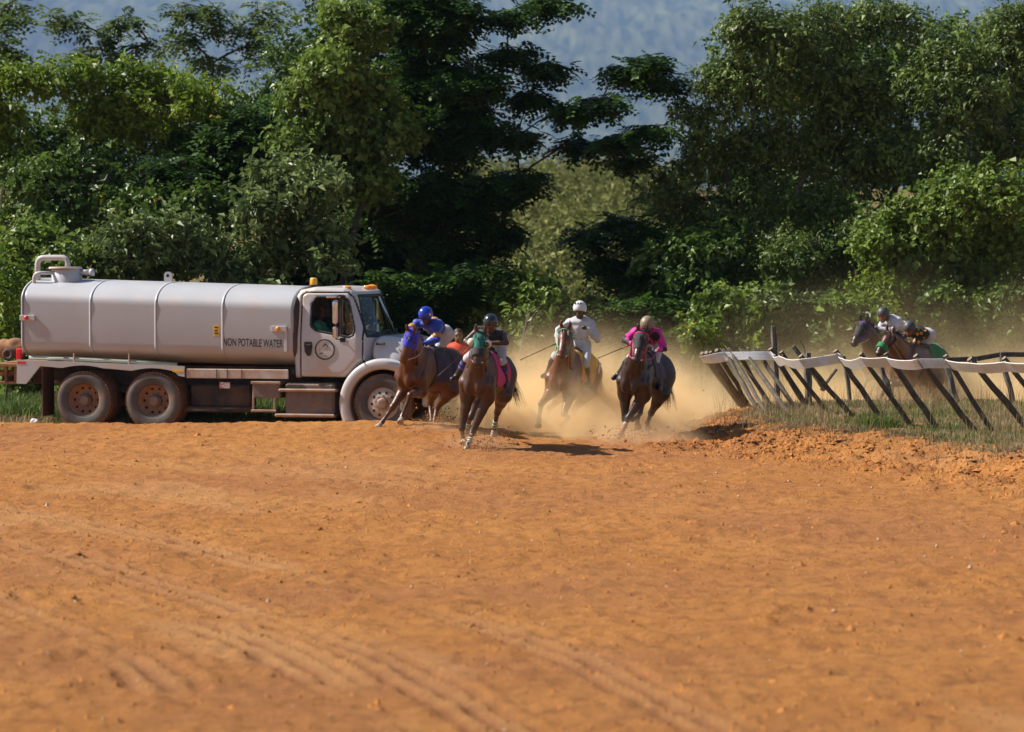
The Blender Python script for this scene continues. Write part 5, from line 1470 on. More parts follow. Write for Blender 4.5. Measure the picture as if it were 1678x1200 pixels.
# the man in the orange vest
o_ = at(751, 553, 56.6); gz = H(o_[0], o_[1])
def pv(x, y, z): return np.array([o_[0] + x, o_[1] + y, gz + z])
J = dict(pelvis=pv(0, 0, .92), neck=pv(0, 0, 1.42), head=pv(0, -.02, 1.60), sh0=pv(-.19, 0, 1.38), sh1=pv(.19, 0, 1.38), el0=pv(-.25, .02, 1.12), ha0=pv(-.20, -.12, .92), el1=pv(.25, .02, 1.12), ha1=pv(.20, -.12, .92),
         hip0=pv(-.1, 0, .90), hip1=pv(.1, 0, .90), kn0=pv(-.11, -.02, .49), kn1=pv(.11, -.02, .49), an0=pv(-.12, .02, .09), an1=pv(.12, .02, .09), to0=pv(-.13, -.12, .05), to1=pv(.13, -.12, .05))
build_person('person', 'bystander in orange safety vest standing behind the two leftmost horses', J,
    dict(shirt=C['blackc'], vest=pmat('orange_safety_vest', (.72, .062, .014), (.58, .045, .01), rough=.6), sleeve='short', trousers=cloth('pale_grey_trousers', (.33, .32, .32), (.26, .25, .25)), long=True, boots=M['leather']), M['skin_mid'],
    (.05, -1, -.05), hair=M['mane'], base=pv(0, 0, 0))
# ------------------------------------------------------------------ the leaning rail
M['post'] = pmat('weathered_round_post', (.10, .080, .060), (.055, .045, .036), scale=3, rough=.85, bump=.6, bscale=40, stretch=(6, 6, 1), dirt=(.20, .16, .12), dirt_amt=.4, dscale=9)
M['post_end'] = pmat('sawn_post_end', (.26, .20, .14), (.18, .14, .10), scale=12, rough=.9)
M['oldpost'] = pmat('grey_split_post', (.20, .175, .15), (.09, .078, .066), scale=3, rough=.95, bump=.9, bscale=30, stretch=(8, 8, 1), lo=.4, hi=.6)
M['strip'] = pmat('white_plastic_rail', (.80, .785, .77), (.74, .70, .66), scale=2.5, rough=.5, dirt=(.45, .33, .24), dirt_amt=.3, dscale=6, transl=.15)
M['wire'] = pmat('rusty_wire', (.16, .11, .08), (.1, .07, .05), rough=.7)
POSTS = [((1150,579),(1203,652)),((1157,578),(1212,660)),((1164,577),(1222,666)),((1174,574),(1229,668)),((1185,573),(1243,673)),((1195,571),(1255,677)),((1208,578),(1264,668)),
         ((1217,573),(1291,675)),((1237,572),(1304,670)),((1262,572),(1320,664)),((1280,577),(1354,674)),((1312,583),(1394,680)),((1369,575),(1440,681)),((1410,580),(1491,696)),
         ((1452,580),(1534,699)),((1500,583),(1597,706)),((1549,583),(1624,705)),((1589,588),(1690,709)),((1645,587),(1742,714))]
POST_WORDS = ['first leaning post at the free left tip of the white rail', 'second leaning post from the free left tip of the rail', 'third leaning post from the free left tip of the rail',
    'fourth leaning post from the free left tip of the rail', 'fifth leaning post from the free left tip of the rail', 'sixth leaning post from the free left tip of the rail',
    'short leaning post, seventh from the free left tip of the rail', 'leaning post just left of the tallest upright grey post', 'leaning post crossing in front of the tallest upright grey post',
    'leaning post just right of the tallest upright grey post', 'leaning post just left of the split stump with a bent stick', 'leaning post crossing in front of the split stump',
    'leaning post left of the black-hooded horse, by the thin grey upright', 'leaning post below the head of the green-banded horse', 'leaning post with pale sawn top before the green-banded horse',
    'leaning post in front of the jockey with yellow spots', 'thick leaning post under the tail end of the green saddle cloth', 'second leaning post from the right picture edge', 'rightmost leaning post at the picture edge']
def fence():
    tops = []; axs = []
    b9 = ground_at(*POSTS[9][1]); Y9 = b9[1] + (POSTS[9][0][0] - POSTS[9][1][0]) / FPX * b9[1] * .42
    for i, ((tu, tv), (bu, bv)) in enumerate(POSTS):
        b = ground_at(bu, bv)
        if b[1] > 56.6: b = at(bu, bv, 56.6)
        # the post leans over the track: its top lies on the sight line of (tu, tv), pulled towards the track side
        k = (tu - bu) / FPX * b[1]
        Yt = b[1] + k * .42
        if i < 9: Yt = 55.6 + (Y9 - 55.6) * i / 9      # the tops stand in one curved line
        t = at(tu, tv, Yt)
        tops.append(t); axs.append(nrm(t - b))
        rad = (.037 if i < 7 else .046) + .006 * math.sin(i * 2.3)
        root = thing('fence_post', 'dark weathered ' + POST_WORDS[i], 'post', b, 0, 'leaning posts of the white rail')
        ax = nrm(t - b); rg = np.random.default_rng(i)
        pts = [b - ax * .25 + (t + ax * .0 - b + ax * .25) * q + rg.normal(size=3) * .006 for q in np.linspace(0, 1, 7)]
        MB().tube(pts, [rad * (1.08 - .12 * q + .05 * rg.normal()) for q in np.linspace(0, 1, 7)], 12, False).build('shaft', M['post'], root, True, off=b)
        e = t; s1 = nrm(np.cross(ax, (0, 0, 1))); s2 = np.cross(ax, s1)
        V = [e + ax * .004 + (s1 * math.cos(a) + s2 * math.sin(a)) * rad * .95 for a in np.linspace(0, 2 * math.pi, 13)[:-1]]
        part('sawn_end', V, [tuple(range(12))], M['post_end'], root, False, off=b)
    # white strip: follows the posts a little below their tops, three pressed bands
    rg = np.random.default_rng(3)
    P = []
    st = [np.array(t) for t in tops]
    for _ in range(2):
        st = [st[0]] + [st[i] * .5 + (st[i - 1] + st[i + 1]) * .25 if i < 9 else st[i] for i in range(1, len(st) - 1)] + [st[-1]]
    sa = [nrm(np.mean(axs[max(0, i - 3):i + 4], 0)) for i in range(len(axs))]
    ext = [st[0] + (st[0] - st[1]) * .3] + st + [st[-1] + (st[-1] - st[-2]) * 1.2]
    exa = [sa[0]] + sa + [sa[-1]]
    for i in range(len(ext) - 1):
        a, b = ext[i], ext[i + 1]
        n = max(2, int(np.linalg.norm(b - a) / .09))
        L = np.linalg.norm(b - a)
        for q in range(n):
            t = q / n
            ax = nrm(exa[i] * (1 - t) + exa[i + 1] * t)
            p = a * (1 - t) + b * t - np.array([0, 0, 1]) * (.10 * L * t * (1 - t) * min(1, L))
            P.append((p, ax))
    P.append((ext[-1], exa[-1]))
    rows = []
    for j, (p, ax) in enumerate(P):
        q = P[min(j + 1, len(P) - 1)][0] - P[max(j - 1, 0)][0]
        nf = nrm(np.cross(q, ax)); nf = nf if nf[1] < 0 else -nf
        trk = nrm(np.array([-.35, -1, 0]))                # the strip is nailed to the track side of the posts
        top = p - ax * .050 + nf * .03 + trk * (.20 if j < 60 else .10)
        prof = [(0, 0), (.006, .006), (.063, .006), (.066, -.002), (.069, .006), (.130, .006), (.133, -.002), (.136, .006), (.195, .006), (.2, 0)]
        wob = (vnoise2(np.array([j * .35]), np.array([2.0]))[0] - .5) * .02
        rows.append([top - ax * d + nf * (o + wob) for d, o in prof] + [top - ax * d + nf * (o - .006 + wob) for d, o in prof[::-1]])
    m = len(rows[0]); V = [v for r_ in rows for v in r_]; F = []
    for j in range(len(rows) - 1):
        for k in range(m): F.append((j*m+k, (j+1)*m+k, (j+1)*m+(k+1) % m, j*m+(k+1) % m))
    F.append(tuple(range(m))); F.append(tuple((len(rows)-1)*m + k for k in range(m-1, -1, -1)))
    base = np.array(ext[-2]) * 1.0; base[2] = H(base[0], base[1])
    root = thing('white_rail', 'long white plastic rail strip sagging along the tops of the leaning posts', 'rail', base)
    part('strip', V, F, M['strip'], root, False, off=base)
    for t, ax in zip(tops, axs):
        q = nrm(np.cross(ax, (0, 0, 1)))
        nf = nrm(np.array([-.3, -1, 0]) - ax * (ax @ np.array([-.3, -1, 0])))
        MB().tube([t - ax * .02 + nf * .06, t - ax * .06 + nf * .128, t - ax * .15 + nf * .135 + q * .01, t - ax * .24 + nf * .128 + q * .02, t - ax * .28 + nf * .06 + q * .02], .007, 5).build('wire_tie', M['wire'], root, True, off=base)
    # the older upright fence behind
    ups = [((1267, 534), (1276, 652), 59.0 - 2.2, .055, 'tall rough grey upright post standing above the white rail'),
           ((1323, 578), (1327, 676), 55.6, .065, 'broad split grey stump behind the white rail'),
           ((1383, 584), (1396, 664), 57.0, .04, 'thin grey upright post near the black-hooded horse'),
           ((1441, 592), (1467, 652), 57.2, .05, 'pale grey upright post in front of the green-banded horse'),
           ((1551, 596), (1571, 660), 57.2, .06, 'pale grey stub post under the old wooden rail'),
           ((1641, 578), (1663, 662), 57.0, .05, 'grey pointed upright post near the right picture edge')]
    for i, (t_, b_, Y, rad, lb) in enumerate(ups):
        b = at(*b_, Y); b[2] = min(b[2], H(b[0], b[1]) + .02); t = at(*t_, Y + (.05 if i else .02)); rg = np.random.default_rng(50 + i)
        root = thing('old_fence_post', lb, 'post', b, 0, 'upright posts of the old fence')
        pts = [b - np.array([0, 0, .2]) + (t - b + np.array([0, 0, .2])) * q + rg.normal(size=3) * .008 for q in np.linspace(0, 1, 8)]
        rr = [rad * (1.05 + .08 * rg.normal()) for q in range(8)]; rr[-1] *= .8
        MB().tube(pts, rr, 7).build('shaft', M['oldpost'], root, False, off=b)
        if i == 1:
            MB().tube([t + np.array([-.03, 0, -.1]), t + np.array([-.06, 0, .10]), t + np.array([-.14, 0, .22])], [.014, .012, .008], 6).build('bent_stick', M['oldpost'], root, False, off=b)
    a, b = at(1300, 568, 55.9), at(1352, 640, 55.9)
    o = thing('fence_brace', 'old grey plank leaning against the split stump', 'plank', (b[0], b[1], H(b[0], b[1])))
    MB().tube([a, (a + b) / 2 + np.array([.01, 0, .01]), b], [.04, .045, .045], 5).build('plank', M['oldpost'], o, False, off=o.location)
    a, b = at(1371, 605, 56.4), at(1345, 640, 56.4)
    o = thing('fence_brace', 'short dark diagonal brace between the stump and the thin grey post', 'plank', (b[0], b[1], H(b[0], b[1])))
    MB().tube([a, b], [.03, .03], 6).build('plank', M['post'], o, False, off=o.location)
    rl = [((1508, 597), (1551, 590)), ((1551, 590), (1601, 588)), ((1601, 588), (1640, 581)), ((1640, 581), (1690, 581))]
    lbs = ['short tilted end piece of the old wooden rail by the green saddle cloth', 'sagging length of the old wooden rail right of the stub post', 'rising length of old wooden rail reaching the pointed post', 'length of old wooden rail running out at the right edge']
    for (p, q), lb in zip(rl, lbs):
        a, b = at(*p, 57.1), at(*q, 57.05); mid = (a + b) / 2
        o = thing('old_rail', lb, 'rail', (mid[0], mid[1], H(mid[0], mid[1])), 0, 'lengths of the old wooden rail')
        d = nrm(b - a); Mx = Matrix.Translation(Vector(mid)) @ Vector(d).to_track_quat('X', 'Z').to_matrix().to_4x4()
        ln = np.linalg.norm(b - a) / 2
        MB().box((-ln, -.02, -.048), (ln, .02, .048), .008, Mx).build('board', M['post'], o, False, off=o.location)
fence()

# ------------------------------------------------------------------ grass
def blades(n, xy, hgt, wid, lean, rg, tipdrop=.3):
    """n tapered bent blades -> V, F"""
    x, y = xy; z = ground_base(x, y) - .03
    a = rg.random(n) * 2 * math.pi; ln = np.abs(rg.normal(0, lean, n)); hh = hgt * (.5 + .8 * rg.random(n))
    dx, dy = np.cos(a) * ln, np.sin(a) * ln
    b = rg.random(n) * math.pi; wx, wy = np.cos(b) * wid, np.sin(b) * wid
    p0 = np.stack([x, y, z], 1); p1 = p0 + np.stack([dx * hh * .35, dy * hh * .35, hh * .6], 1); p2 = p0 + np.stack([dx * hh, dy * hh, hh * (1 - tipdrop * ln)], 1)
    w = np.stack([wx, wy, 0 * wx], 1)
    V = np.stack([p0 - w, p0 + w, p1 + w * .8, p1 - w * .8, p2], 1).reshape(-1, 3)
    i = np.arange(n)[:, None] * 5
    F4 = i + np.array([[0, 1, 2, 3]]); F3 = i + np.array([[3, 2, 4, 4]])
    return V, F4, F3
def grass_object(name, label, xy, hgt, wid, lean, m, seed, tipdrop=.3, cat='grass'):
    rg = np.random.default_rng(seed); n = len(xy[0])
    V, F4, F3 = blades(n, xy, hgt, wid, lean, rg, tipdrop)
    F = [tuple(f) for f in F4] + [tuple(f[:3]) for f in F3]
    tint = np.repeat(.55 + .9 * rg.random(n), 5)
    o = part(name, V, F, m, None, False, attrs={'tint': ('FLOAT', tint)})
    return tag(o, label, cat, None, 'stuff')
def leaf_mat(name, c1, c2, rough=.5, transl=.28, spec=.35):
    m = bpy.data.materials.new(name); m.use_nodes = True; nt = m.node_tree; N = nt.nodes; Lk = nt.links; b = N['Principled BSDF']
    at_ = N.new('ShaderNodeAttribute'); at_.attribute_name = 'tint'
    r = N.new('ShaderNodeMapRange'); r.inputs['From Min'].default_value = .55; r.inputs['From Max'].default_value = 1.45
    Lk.new(at_.outputs['Fac'], r.inputs['Value'])
    geo = N.new('ShaderNodeNewGeometry'); nz = N.new('ShaderNodeTexNoise'); nz.inputs['Scale'].default_value = .9; nz.inputs['Detail'].default_value = 3
    Lk.new(geo.outputs['Position'], nz.inputs['Vector'])
    mr = N.new('ShaderNodeMapRange'); mr.inputs['From Min'].default_value = .3; mr.inputs['From Max'].default_value = .7; mr.inputs['To Min'].default_value = -.25; mr.inputs['To Max'].default_value = .25
    Lk.new(nz.outputs['Fac'], mr.inputs['Value'])
    ad = N.new('ShaderNodeMath'); ad.operation = 'ADD'; ad.use_clamp = True; Lk.new(r.outputs['Result'], ad.inputs[0]); Lk.new(mr.outputs['Result'], ad.inputs[1])
    x = N.new('ShaderNodeMix'); x.data_type = 'RGBA'; x.inputs['A'].default_value = (*c1, 1); x.inputs['B'].default_value = (*c2, 1)
    Lk.new(ad.outputs['Value'], x.inputs['Factor']); Lk.new(x.outputs['Result'], b.inputs['Base Color'])
    b.inputs['Roughness'].default_value = rough; b.inputs['Specular IOR Level'].default_value = spec
    tr = N.new('ShaderNodeBsdfTranslucent'); ms = N.new('ShaderNodeMixShader'); ms.inputs['Fac'].default_value = transl
    Lk.new(x.outputs['Result'], tr.inputs['Color']); Lk.new(b.outputs['BSDF'], ms.inputs[1]); Lk.new(tr.outputs['BSDF'], ms.inputs[2])
    Lk.new(ms.outputs['Shader'], N['Material Output'].inputs['Surface'])
    return m
M['g_green'] = leaf_mat('green_grass_blade', (.055, .095, .018), (.13, .19, .035), .6)
M['g_dry'] = leaf_mat('dry_grass_blade', (.21, .15, .075), (.36, .27, .14), .7)
M['g_straw'] = leaf_mat('straw_blade', (.30, .215, .115), (.42, .32, .18), .7)
M['g_tall'] = leaf_mat('tall_yellow_green_blade', (.09, .12, .03), (.22, .22, .075), .6)
M['g_brown'] = leaf_mat('matted_brown_grass', (.13, .085, .055), (.22, .155, .10), .8)
def scatter(rg, n, x0, x1, y0, y1, keep):
    x = x0 + (x1 - x0) * rg.random(n); y = y0 + (y1 - y0) * rg.random(n)
    k = keep(x, y); return x[k], y[k]
def build_grass():
    rg = np.random.default_rng(11)
    patch = lambda x, y, s, t: fbm2(x * s + 31, y * s + 7, 3) > t
    # bank: matted brown fringe at the shoulder, green and straw grass on top
    x, y = scatter(rg, 110000, 2.9, 14, 34, 58.5, lambda x, y: (lambda d: (d > .45) & (d < 1.6) & patch(x, y, 1.4, .42))(bank_dist(x, y)))
    grass_object('matted_grass', 'matted brown dead grass along the shoulder of the infield bank', (x, y), .11, .007, 1.0, M['g_brown'], 1)
    x, y = scatter(rg, 85000, 2.9, 14, 34, 58.5, lambda x, y: (lambda d: (d > .85) & (rg.random(len(x)) < .25 + .6 * (d > 1.2)) & patch(x, y, 1.1, .44))(bank_dist(x, y)))
    grass_object('green_bank_grass', 'short green grass among the leaning posts on the bank', (x, y), .105, .006, .6, M['g_green'], 2)
    x, y = scatter(rg, 60000, 2.9, 14, 38, 58.5, lambda x, y: (lambda d: (d > .9) & patch(x, y, .8, .46))(bank_dist(x, y)))
    grass_object('dry_bank_grass', 'dry straw grass among the leaning posts on the bank', (x, y), .12, .005, .6, M['g_straw'], 3)
    x, y = scatter(rg, 6000, 2.95, 14, 45, 58.5, lambda x, y: (lambda d: (d > .5) & (d < 6) & patch(x, y, .9, .48))(bank_dist(x, y)))
    grass_object('seed_stalks', 'thin tall seed stalks rising between the posts of the rail', (x, y), .48, .0035, .35, M['g_dry'], 4)
    # verge behind the truck and below the trees
    x, y = scatter(rg, 38000, -14, -.2, 54.3, 62, lambda x, y: (y + .24 * (x + 2.3) > 55.0 + .5 * fbm2(x, y, 2)) & patch(x, y, .5, .40))
    grass_object('green_verge_grass', 'green roadside grass growing behind and under the truck', (x, y), .34, .010, .5, M['g_green'], 5)
    x, y = scatter(rg, 30000, -14, .5, 53.3, 61, lambda x, y: (y + .24 * (x + 2.3) > 54.0 + .8 * fbm2(x, y, 2)))
    grass_object('dry_verge_grass', 'short dry grass along the track edge at the truck wheels', (x, y), .17, .007, .8, M['g_dry'], 6)
    x, y = scatter(rg, 28000, -2.5, 16, 61.0, 66, lambda x, y: patch(x, y, .55, .44))
    grass_object('tall_dry_grass', 'tall yellow-green grass standing behind the dust at the foot of the trees', (x, y), .62, .012, .5, M['g_tall'], 7)
    x, y = scatter(rg, 5000, -1.5, 14, 60.4, 64.5, lambda x, y: patch(x, y, .7, .50))
    grass_object('plumed_grass', 'pale straw plumes among the tall grass behind the dust', (x, y), .95, .008, .6, M['g_straw'], 8)
build_grass()

# a scrap of white litter at the track edge
p_ = at(55, 687, 54.6); p_[2] = H(p_[0], p_[1])
lt = thing('litter', 'small crumpled white scrap lying at the track edge, far left', 'litter', p_)
V, F = Clay().ell(p_ + np.array([0, 0, .05]), (.075, .05, .05), None, .02).ell(p_ + np.array([.05, 0, .03]), (.05, .05, .035), None, .02).mesh(.012, wrinkle=.02, wscale=22)
part('paper', V, F, pmat('white_litter', (.72, .70, .68), (.6, .57, .54), rough=.7), lt, False, off=p_)
# one leafy green weed clump on the bank
rg_ = np.random.default_rng(14); c_ = ground_at(1440, 700)
x_ = c_[0] + rg_.normal(size=900) * .16; y_ = c_[1] + rg_.normal(size=900) * .14
grass_object('green_tuft', 'bright green grass tuft on the shoulder of the bank below the rail', (x_, y_), .22, .006, .6, M['g_green'], 15)
# ------------------------------------------------------------------ trees and shrubs
M['bark'] = pmat('grey_brown_bark', (.085, .062, .045), (.045, .033, .025), scale=5, rough=.95, bump=.8, bscale=25)
M['bark_pale'] = pmat('pale_grey_bark', (.24, .20, .155), (.15, .12, .09), scale=5, rough=.95, bump=.6, bscale=25)
LEAF = dict(
    vine=leaf_mat('vine_leaf', (.058, .110, .014), (.250, .345, .062), .46, .36, .4),
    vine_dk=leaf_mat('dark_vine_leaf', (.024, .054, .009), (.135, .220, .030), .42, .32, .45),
    silver=leaf_mat('grey_green_leaf', (.058, .095, .028), (.245, .320, .100), .44, .30, .4),
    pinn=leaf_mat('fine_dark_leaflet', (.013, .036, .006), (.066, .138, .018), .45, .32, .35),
    lacy=leaf_mat('feathery_leaflet', (.032, .066, .010), (.130, .180, .032), .5, .40, .35),
    olive=leaf_mat('olive_leaf', (.030, .062, .010), (.185, .265, .050), .46, .32, .4),
    bright=leaf_mat('bright_young_leaf', (.075, .140, .012), (.265, .355, .040), .45, .42, .4),
    scrub=leaf_mat('yellow_scrub_leaf', (.105, .125, .030), (.245, .250, .070), .6, .25, .2))
FLOWER = pmat('yellow_flower', (.50, .37, .02), (.42, .30, .02), rough=.6)
def leaf_quads(p, n, L, Wd, droop, rg, fold=.18):
    N = len(p)
    t = rg.normal(size=(N, 3)); t[:, 2] -= droop
    t -= n * (t * n).sum(1)[:, None]; t /= np.linalg.norm(t, axis=1)[:, None] + 1e-9
    b = np.cross(n, t)
    L = L[:, None]; Wd = Wd[:, None]
    v0 = p; v1 = p + t * L * .42 + b * Wd * .5 + n * L * fold; v2 = p + t * L - n * L * .08; v3 = p + t * L * .42 - b * Wd * .5 + n * L * fold
    return np.stack([v0, v1, v2, v3], 1).reshape(-1, 3)
def unit(rg, n):
    v = rg.normal(size=(n, 3)); return v / np.linalg.norm(v, axis=1)[:, None]
def crown_points(clumps, dens, rg, kind):
    """twigs spread through each clump's volume, thick towards its skin"""
    P = []; Nn = []
    for c, r in clumps:
        area = math.pi * r[0] * r[2]
        nt = int(area * dens) + (16 if kind == 'pinn' else 5 if kind == 'lacy' else 10)
        ns = int(np.clip(area * 2.2, 3, 12))              # sub-clumps: boughs of leaves with their own lit and shaded side
        sd = unit(rg, ns); sd[:, 1] = np.where((sd[:, 1] > .3) & (rg.random(ns) < .6), -sd[:, 1], sd[:, 1])
        sc = c + sd * r * .62; sr = r * (.36 + .22 * rg.random((ns, 1)))
        i = rg.integers(0, ns, nt); d = unit(rg, nt); d[:, 2] = np.where(d[:, 2] < -.2, d[:, 2] * .5, d[:, 2])
        rad = .72 + .36 * rg.random(nt) ** .8
        lump = .82 + .36 * vnoise3(d[:, 0] * 2.2 + i * 3.1, d[:, 1] * 2.2 + c[1], d[:, 2] * 2.2 + c[2])
        P.append(sc[i] + d * sr[i] * (rad * lump)[:, None]); Nn.append(d)
        ni = int(nt * .45); di = unit(rg, ni); P.append(c + di * r * (.75 * rg.random(ni) ** .45)[:, None]); Nn.append(di)
    return np.concatenate(P), np.concatenate(Nn)
def crown_mesh(clumps, kind, rg, dens=1.0):
    K = dict(vine=(52, 13, .125, .100, .16, .45), vine_dk=(44, 12, .125, .090, .16, .45), silver=(44, 12, .155, .075, .18, .3), olive=(56, 15, .125, .046, .17, 1.0),
             bright=(50, 13, .12, .066, .16, .3), scrub=(9, 9, .25, .17, .3, .3), pinn=(20, 0, .0, .0, .0, 0), lacy=(13, 0, 0, 0, 0, 0))[kind]
    P, D = crown_points(clumps, K[0] * dens, rg, kind)
    up = np.array([0, 0, 1.])
    if kind in ('pinn', 'lacy'):
        # feathery fronds: a rachis with leaflets in pairs, lying in flat, drooping sprays
        nf = 4 if kind == 'pinn' else 3
        P = np.repeat(P, nf, 0); D = np.repeat(D, nf, 0); n = len(P)
        P = P + rg.normal(size=(n, 3)) * np.array([.16, .16, .06])
        az = rg.random(n) * 6.283; rd = np.stack([np.cos(az), np.sin(az), -.25 + .3 * rg.normal(size=n)], 1) + D * np.array([.7, .7, .2])
        rd /= np.linalg.norm(rd, axis=1)[:, None]
        nn = up + rg.normal(size=(n, 3)) * .28; nn -= rd * (nn * rd).sum(1)[:, None]; nn /= np.linalg.norm(nn, axis=1)[:, None]
        sd = np.cross(nn, rd); ln = (.34 + .20 * rg.random(n)) * (1.0 if kind == 'pinn' else 1.05)
        out = []; ti = []; base_t = .55 + .9 * rg.random(n)
        for q in range(4):
            t = .2 + .25 * q
            for s in (-1, 1):
                c = P + rd * (ln * t)[:, None] - up * (ln * .25 * t * t)[:, None]
                pd = sd * s * .85 + rd * .5; pl = (ln * (.46 - .07 * q))[:, None]; wv = np.cross(nn, pd) * .05
                tip = c + pd * pl - up * pl * .18
                out.append(np.stack([c - wv * .7, c + pd * pl * .5 - wv, tip, c + pd * pl * .5 + wv], 1)); ti.append(base_t)
        V = np.concatenate(out).reshape(-1, 3); tint = np.repeat(np.concatenate(ti), 4)
        return V, tint
    m = K[1]
    n0 = len(P); tw = .55 + .9 * rg.random(n0)
    Pn = np.repeat(P, m, 0); Dn = np.repeat(D, m, 0); n = len(Pn)
    tdir = Dn * .7 + up * .15 + np.repeat(rg.normal(size=(n0, 3)) * .6, m, 0); tdir /= np.linalg.norm(tdir, axis=1)[:, None]
    if kind == 'olive': tdir[:, 2] -= .7
    s = rg.random(n)
    Pn = Pn + tdir * (s * K[4] * 1.7)[:, None] + rg.normal(size=(n, 3)) * K[4] * .42
    nn = Dn * .55 + up * .55 + rg.normal(size=(n, 3)) * .55; nn /= np.linalg.norm(nn, axis=1)[:, None]
    sz = np.clip(np.exp(rg.normal(-.05, .38, n)), .4, 2.0)
    V = leaf_quads(Pn, nn, K[2] * sz, K[3] * sz, K[5], rg)
    tint = np.repeat(np.clip(np.repeat(tw, m) * .6 + .4 * (.55 + .9 * rg.random(n)), .5, 1.5), 4)
    return V, tint
def limb(mb, a, b, r0, r1, rg, n=6, wob=.12):
    a = np.array(a, float); b = np.array(b, float); L = np.linalg.norm(b - a)
    pts = [a + (b - a) * t + rg.normal(size=3) * wob * L * .12 * math.sin(t * 3.14) + np.array([0, 0, .10 * L * math.sin(t * 3.14)]) for t in np.linspace(0, 1, n)]
    mb.tube(pts, [r0 + (r1 - r0) * t for t in np.linspace(0, 1, n)], 7, False); return pts
NLEAF = [0]
def tree(name, label, cat, px, kind, D, base=None, trunk_r=.16, dens=1.0, depth=.9, seed=None, bark='bark', group=None, flowers=0, limbs=True, second=None):
    """px: clumps as (u, v, ru, rv[, dD]) picture ellipses, set at distance D as real ellipsoids"""
    seed = seed if seed is not None else abs(int(px[0][0] * 7 + px[0][1])); rg = np.random.default_rng(seed)
    cl = []
    for q in px:
        Y = D + (q[4] if len(q) > 4 else rg.normal() * .4); s = FPX / Y
        c = at(q[0], q[1], Y); r = np.array([q[2] / s, max(min(q[2], q[3] * 1.3) / s, .5) * depth, q[3] / s]); cl.append((c, r))
    if cat == 'shrub':                                   # shrubs are leafy to the ground
        for q in list(px):
            if q[1] > 395:
                Y = D + .5 * rg.normal(); c = at(q[0] + 12 * rg.normal(), q[1] + q[3] * 1.1, Y); g = float(ground_base(np.array([c[0]]), np.array([c[1]]))[0])
                hgt = max(.3, (c[2] - g)); cl.append((np.array([c[0], c[1], g + hgt * .5]), np.array([q[2] / (FPX / Y) * .95, .7, hgt * .55])))
    low = min(cl, key=lambda c: c[0][2]); cx = np.mean([c[0] for c in cl], 0)
    bx, by = (cx[0], cx[1]) if base is None else (at(base, 600, D)[0], D)
    gz = float(ground_base(np.array([bx]), np.array([by]))[0])
    b = np.array([bx, by, gz])
    root = thing(name, label, cat, b, 0, group)
    mb = MB(); hub = b + (cx - b) * .45; hub[0] = bx * .6 + cx[0] * .4
    limb(mb, b - np.array([0, 0, .2]), hub, trunk_r, trunk_r * .72, rg)
    if limbs:
        order = sorted(range(len(cl)), key=lambda i: np.linalg.norm(cl[i][0] - hub)); done = [(hub, 0)]
        for i in order:                                   # each bough grows out of the nearest one nearer to the trunk
            c, r = cl[i]; e, dp = min(done, key=lambda q: np.linalg.norm(c - q[0]) + .12 * np.linalg.norm(q[0] - hub))
            tip = c + np.array([0, 0, r[2] * .15])
            p = limb(mb, e, tip, max(.02, trunk_r * .42 * .62 ** dp), max(.012, trunk_r * .26 * .62 ** dp), rg); done.append((tip, dp + 1))
            for k in range(4): limb(mb, p[3 + k % 2], c + unit(rg, 1)[0] * r * .85, .020, .006, rg, 4)
    mb.build('trunk', M[bark], root, True, off=b)
    V, tint = crown_mesh(cl, kind, rg, dens)
    NLEAF[0] += len(V) // 4
    F = np.arange(len(V)).reshape(-1, 4)
    part('crown', V, F, LEAF[kind], root, False, attrs={'tint': ('FLOAT', tint)}, off=b)
    if flowers:
        flowers = (flowers + 1) // 2 if flowers > 4 else flowers
        i = rg.integers(0, len(V), flowers); fv = V[i] + np.array([0, -.05, .02])
        FV = leaf_quads(np.repeat(fv, 6, 0) + rg.normal(size=(flowers * 6, 3)) * .05, unit(rg, flowers * 6), np.full(flowers * 6, .09), np.full(flowers * 6, .06), 0, rg)
        part('blossom', FV, np.arange(len(FV)).reshape(-1, 4), FLOWER, root, False, off=b)['kind'] = 'stuff'
    return root
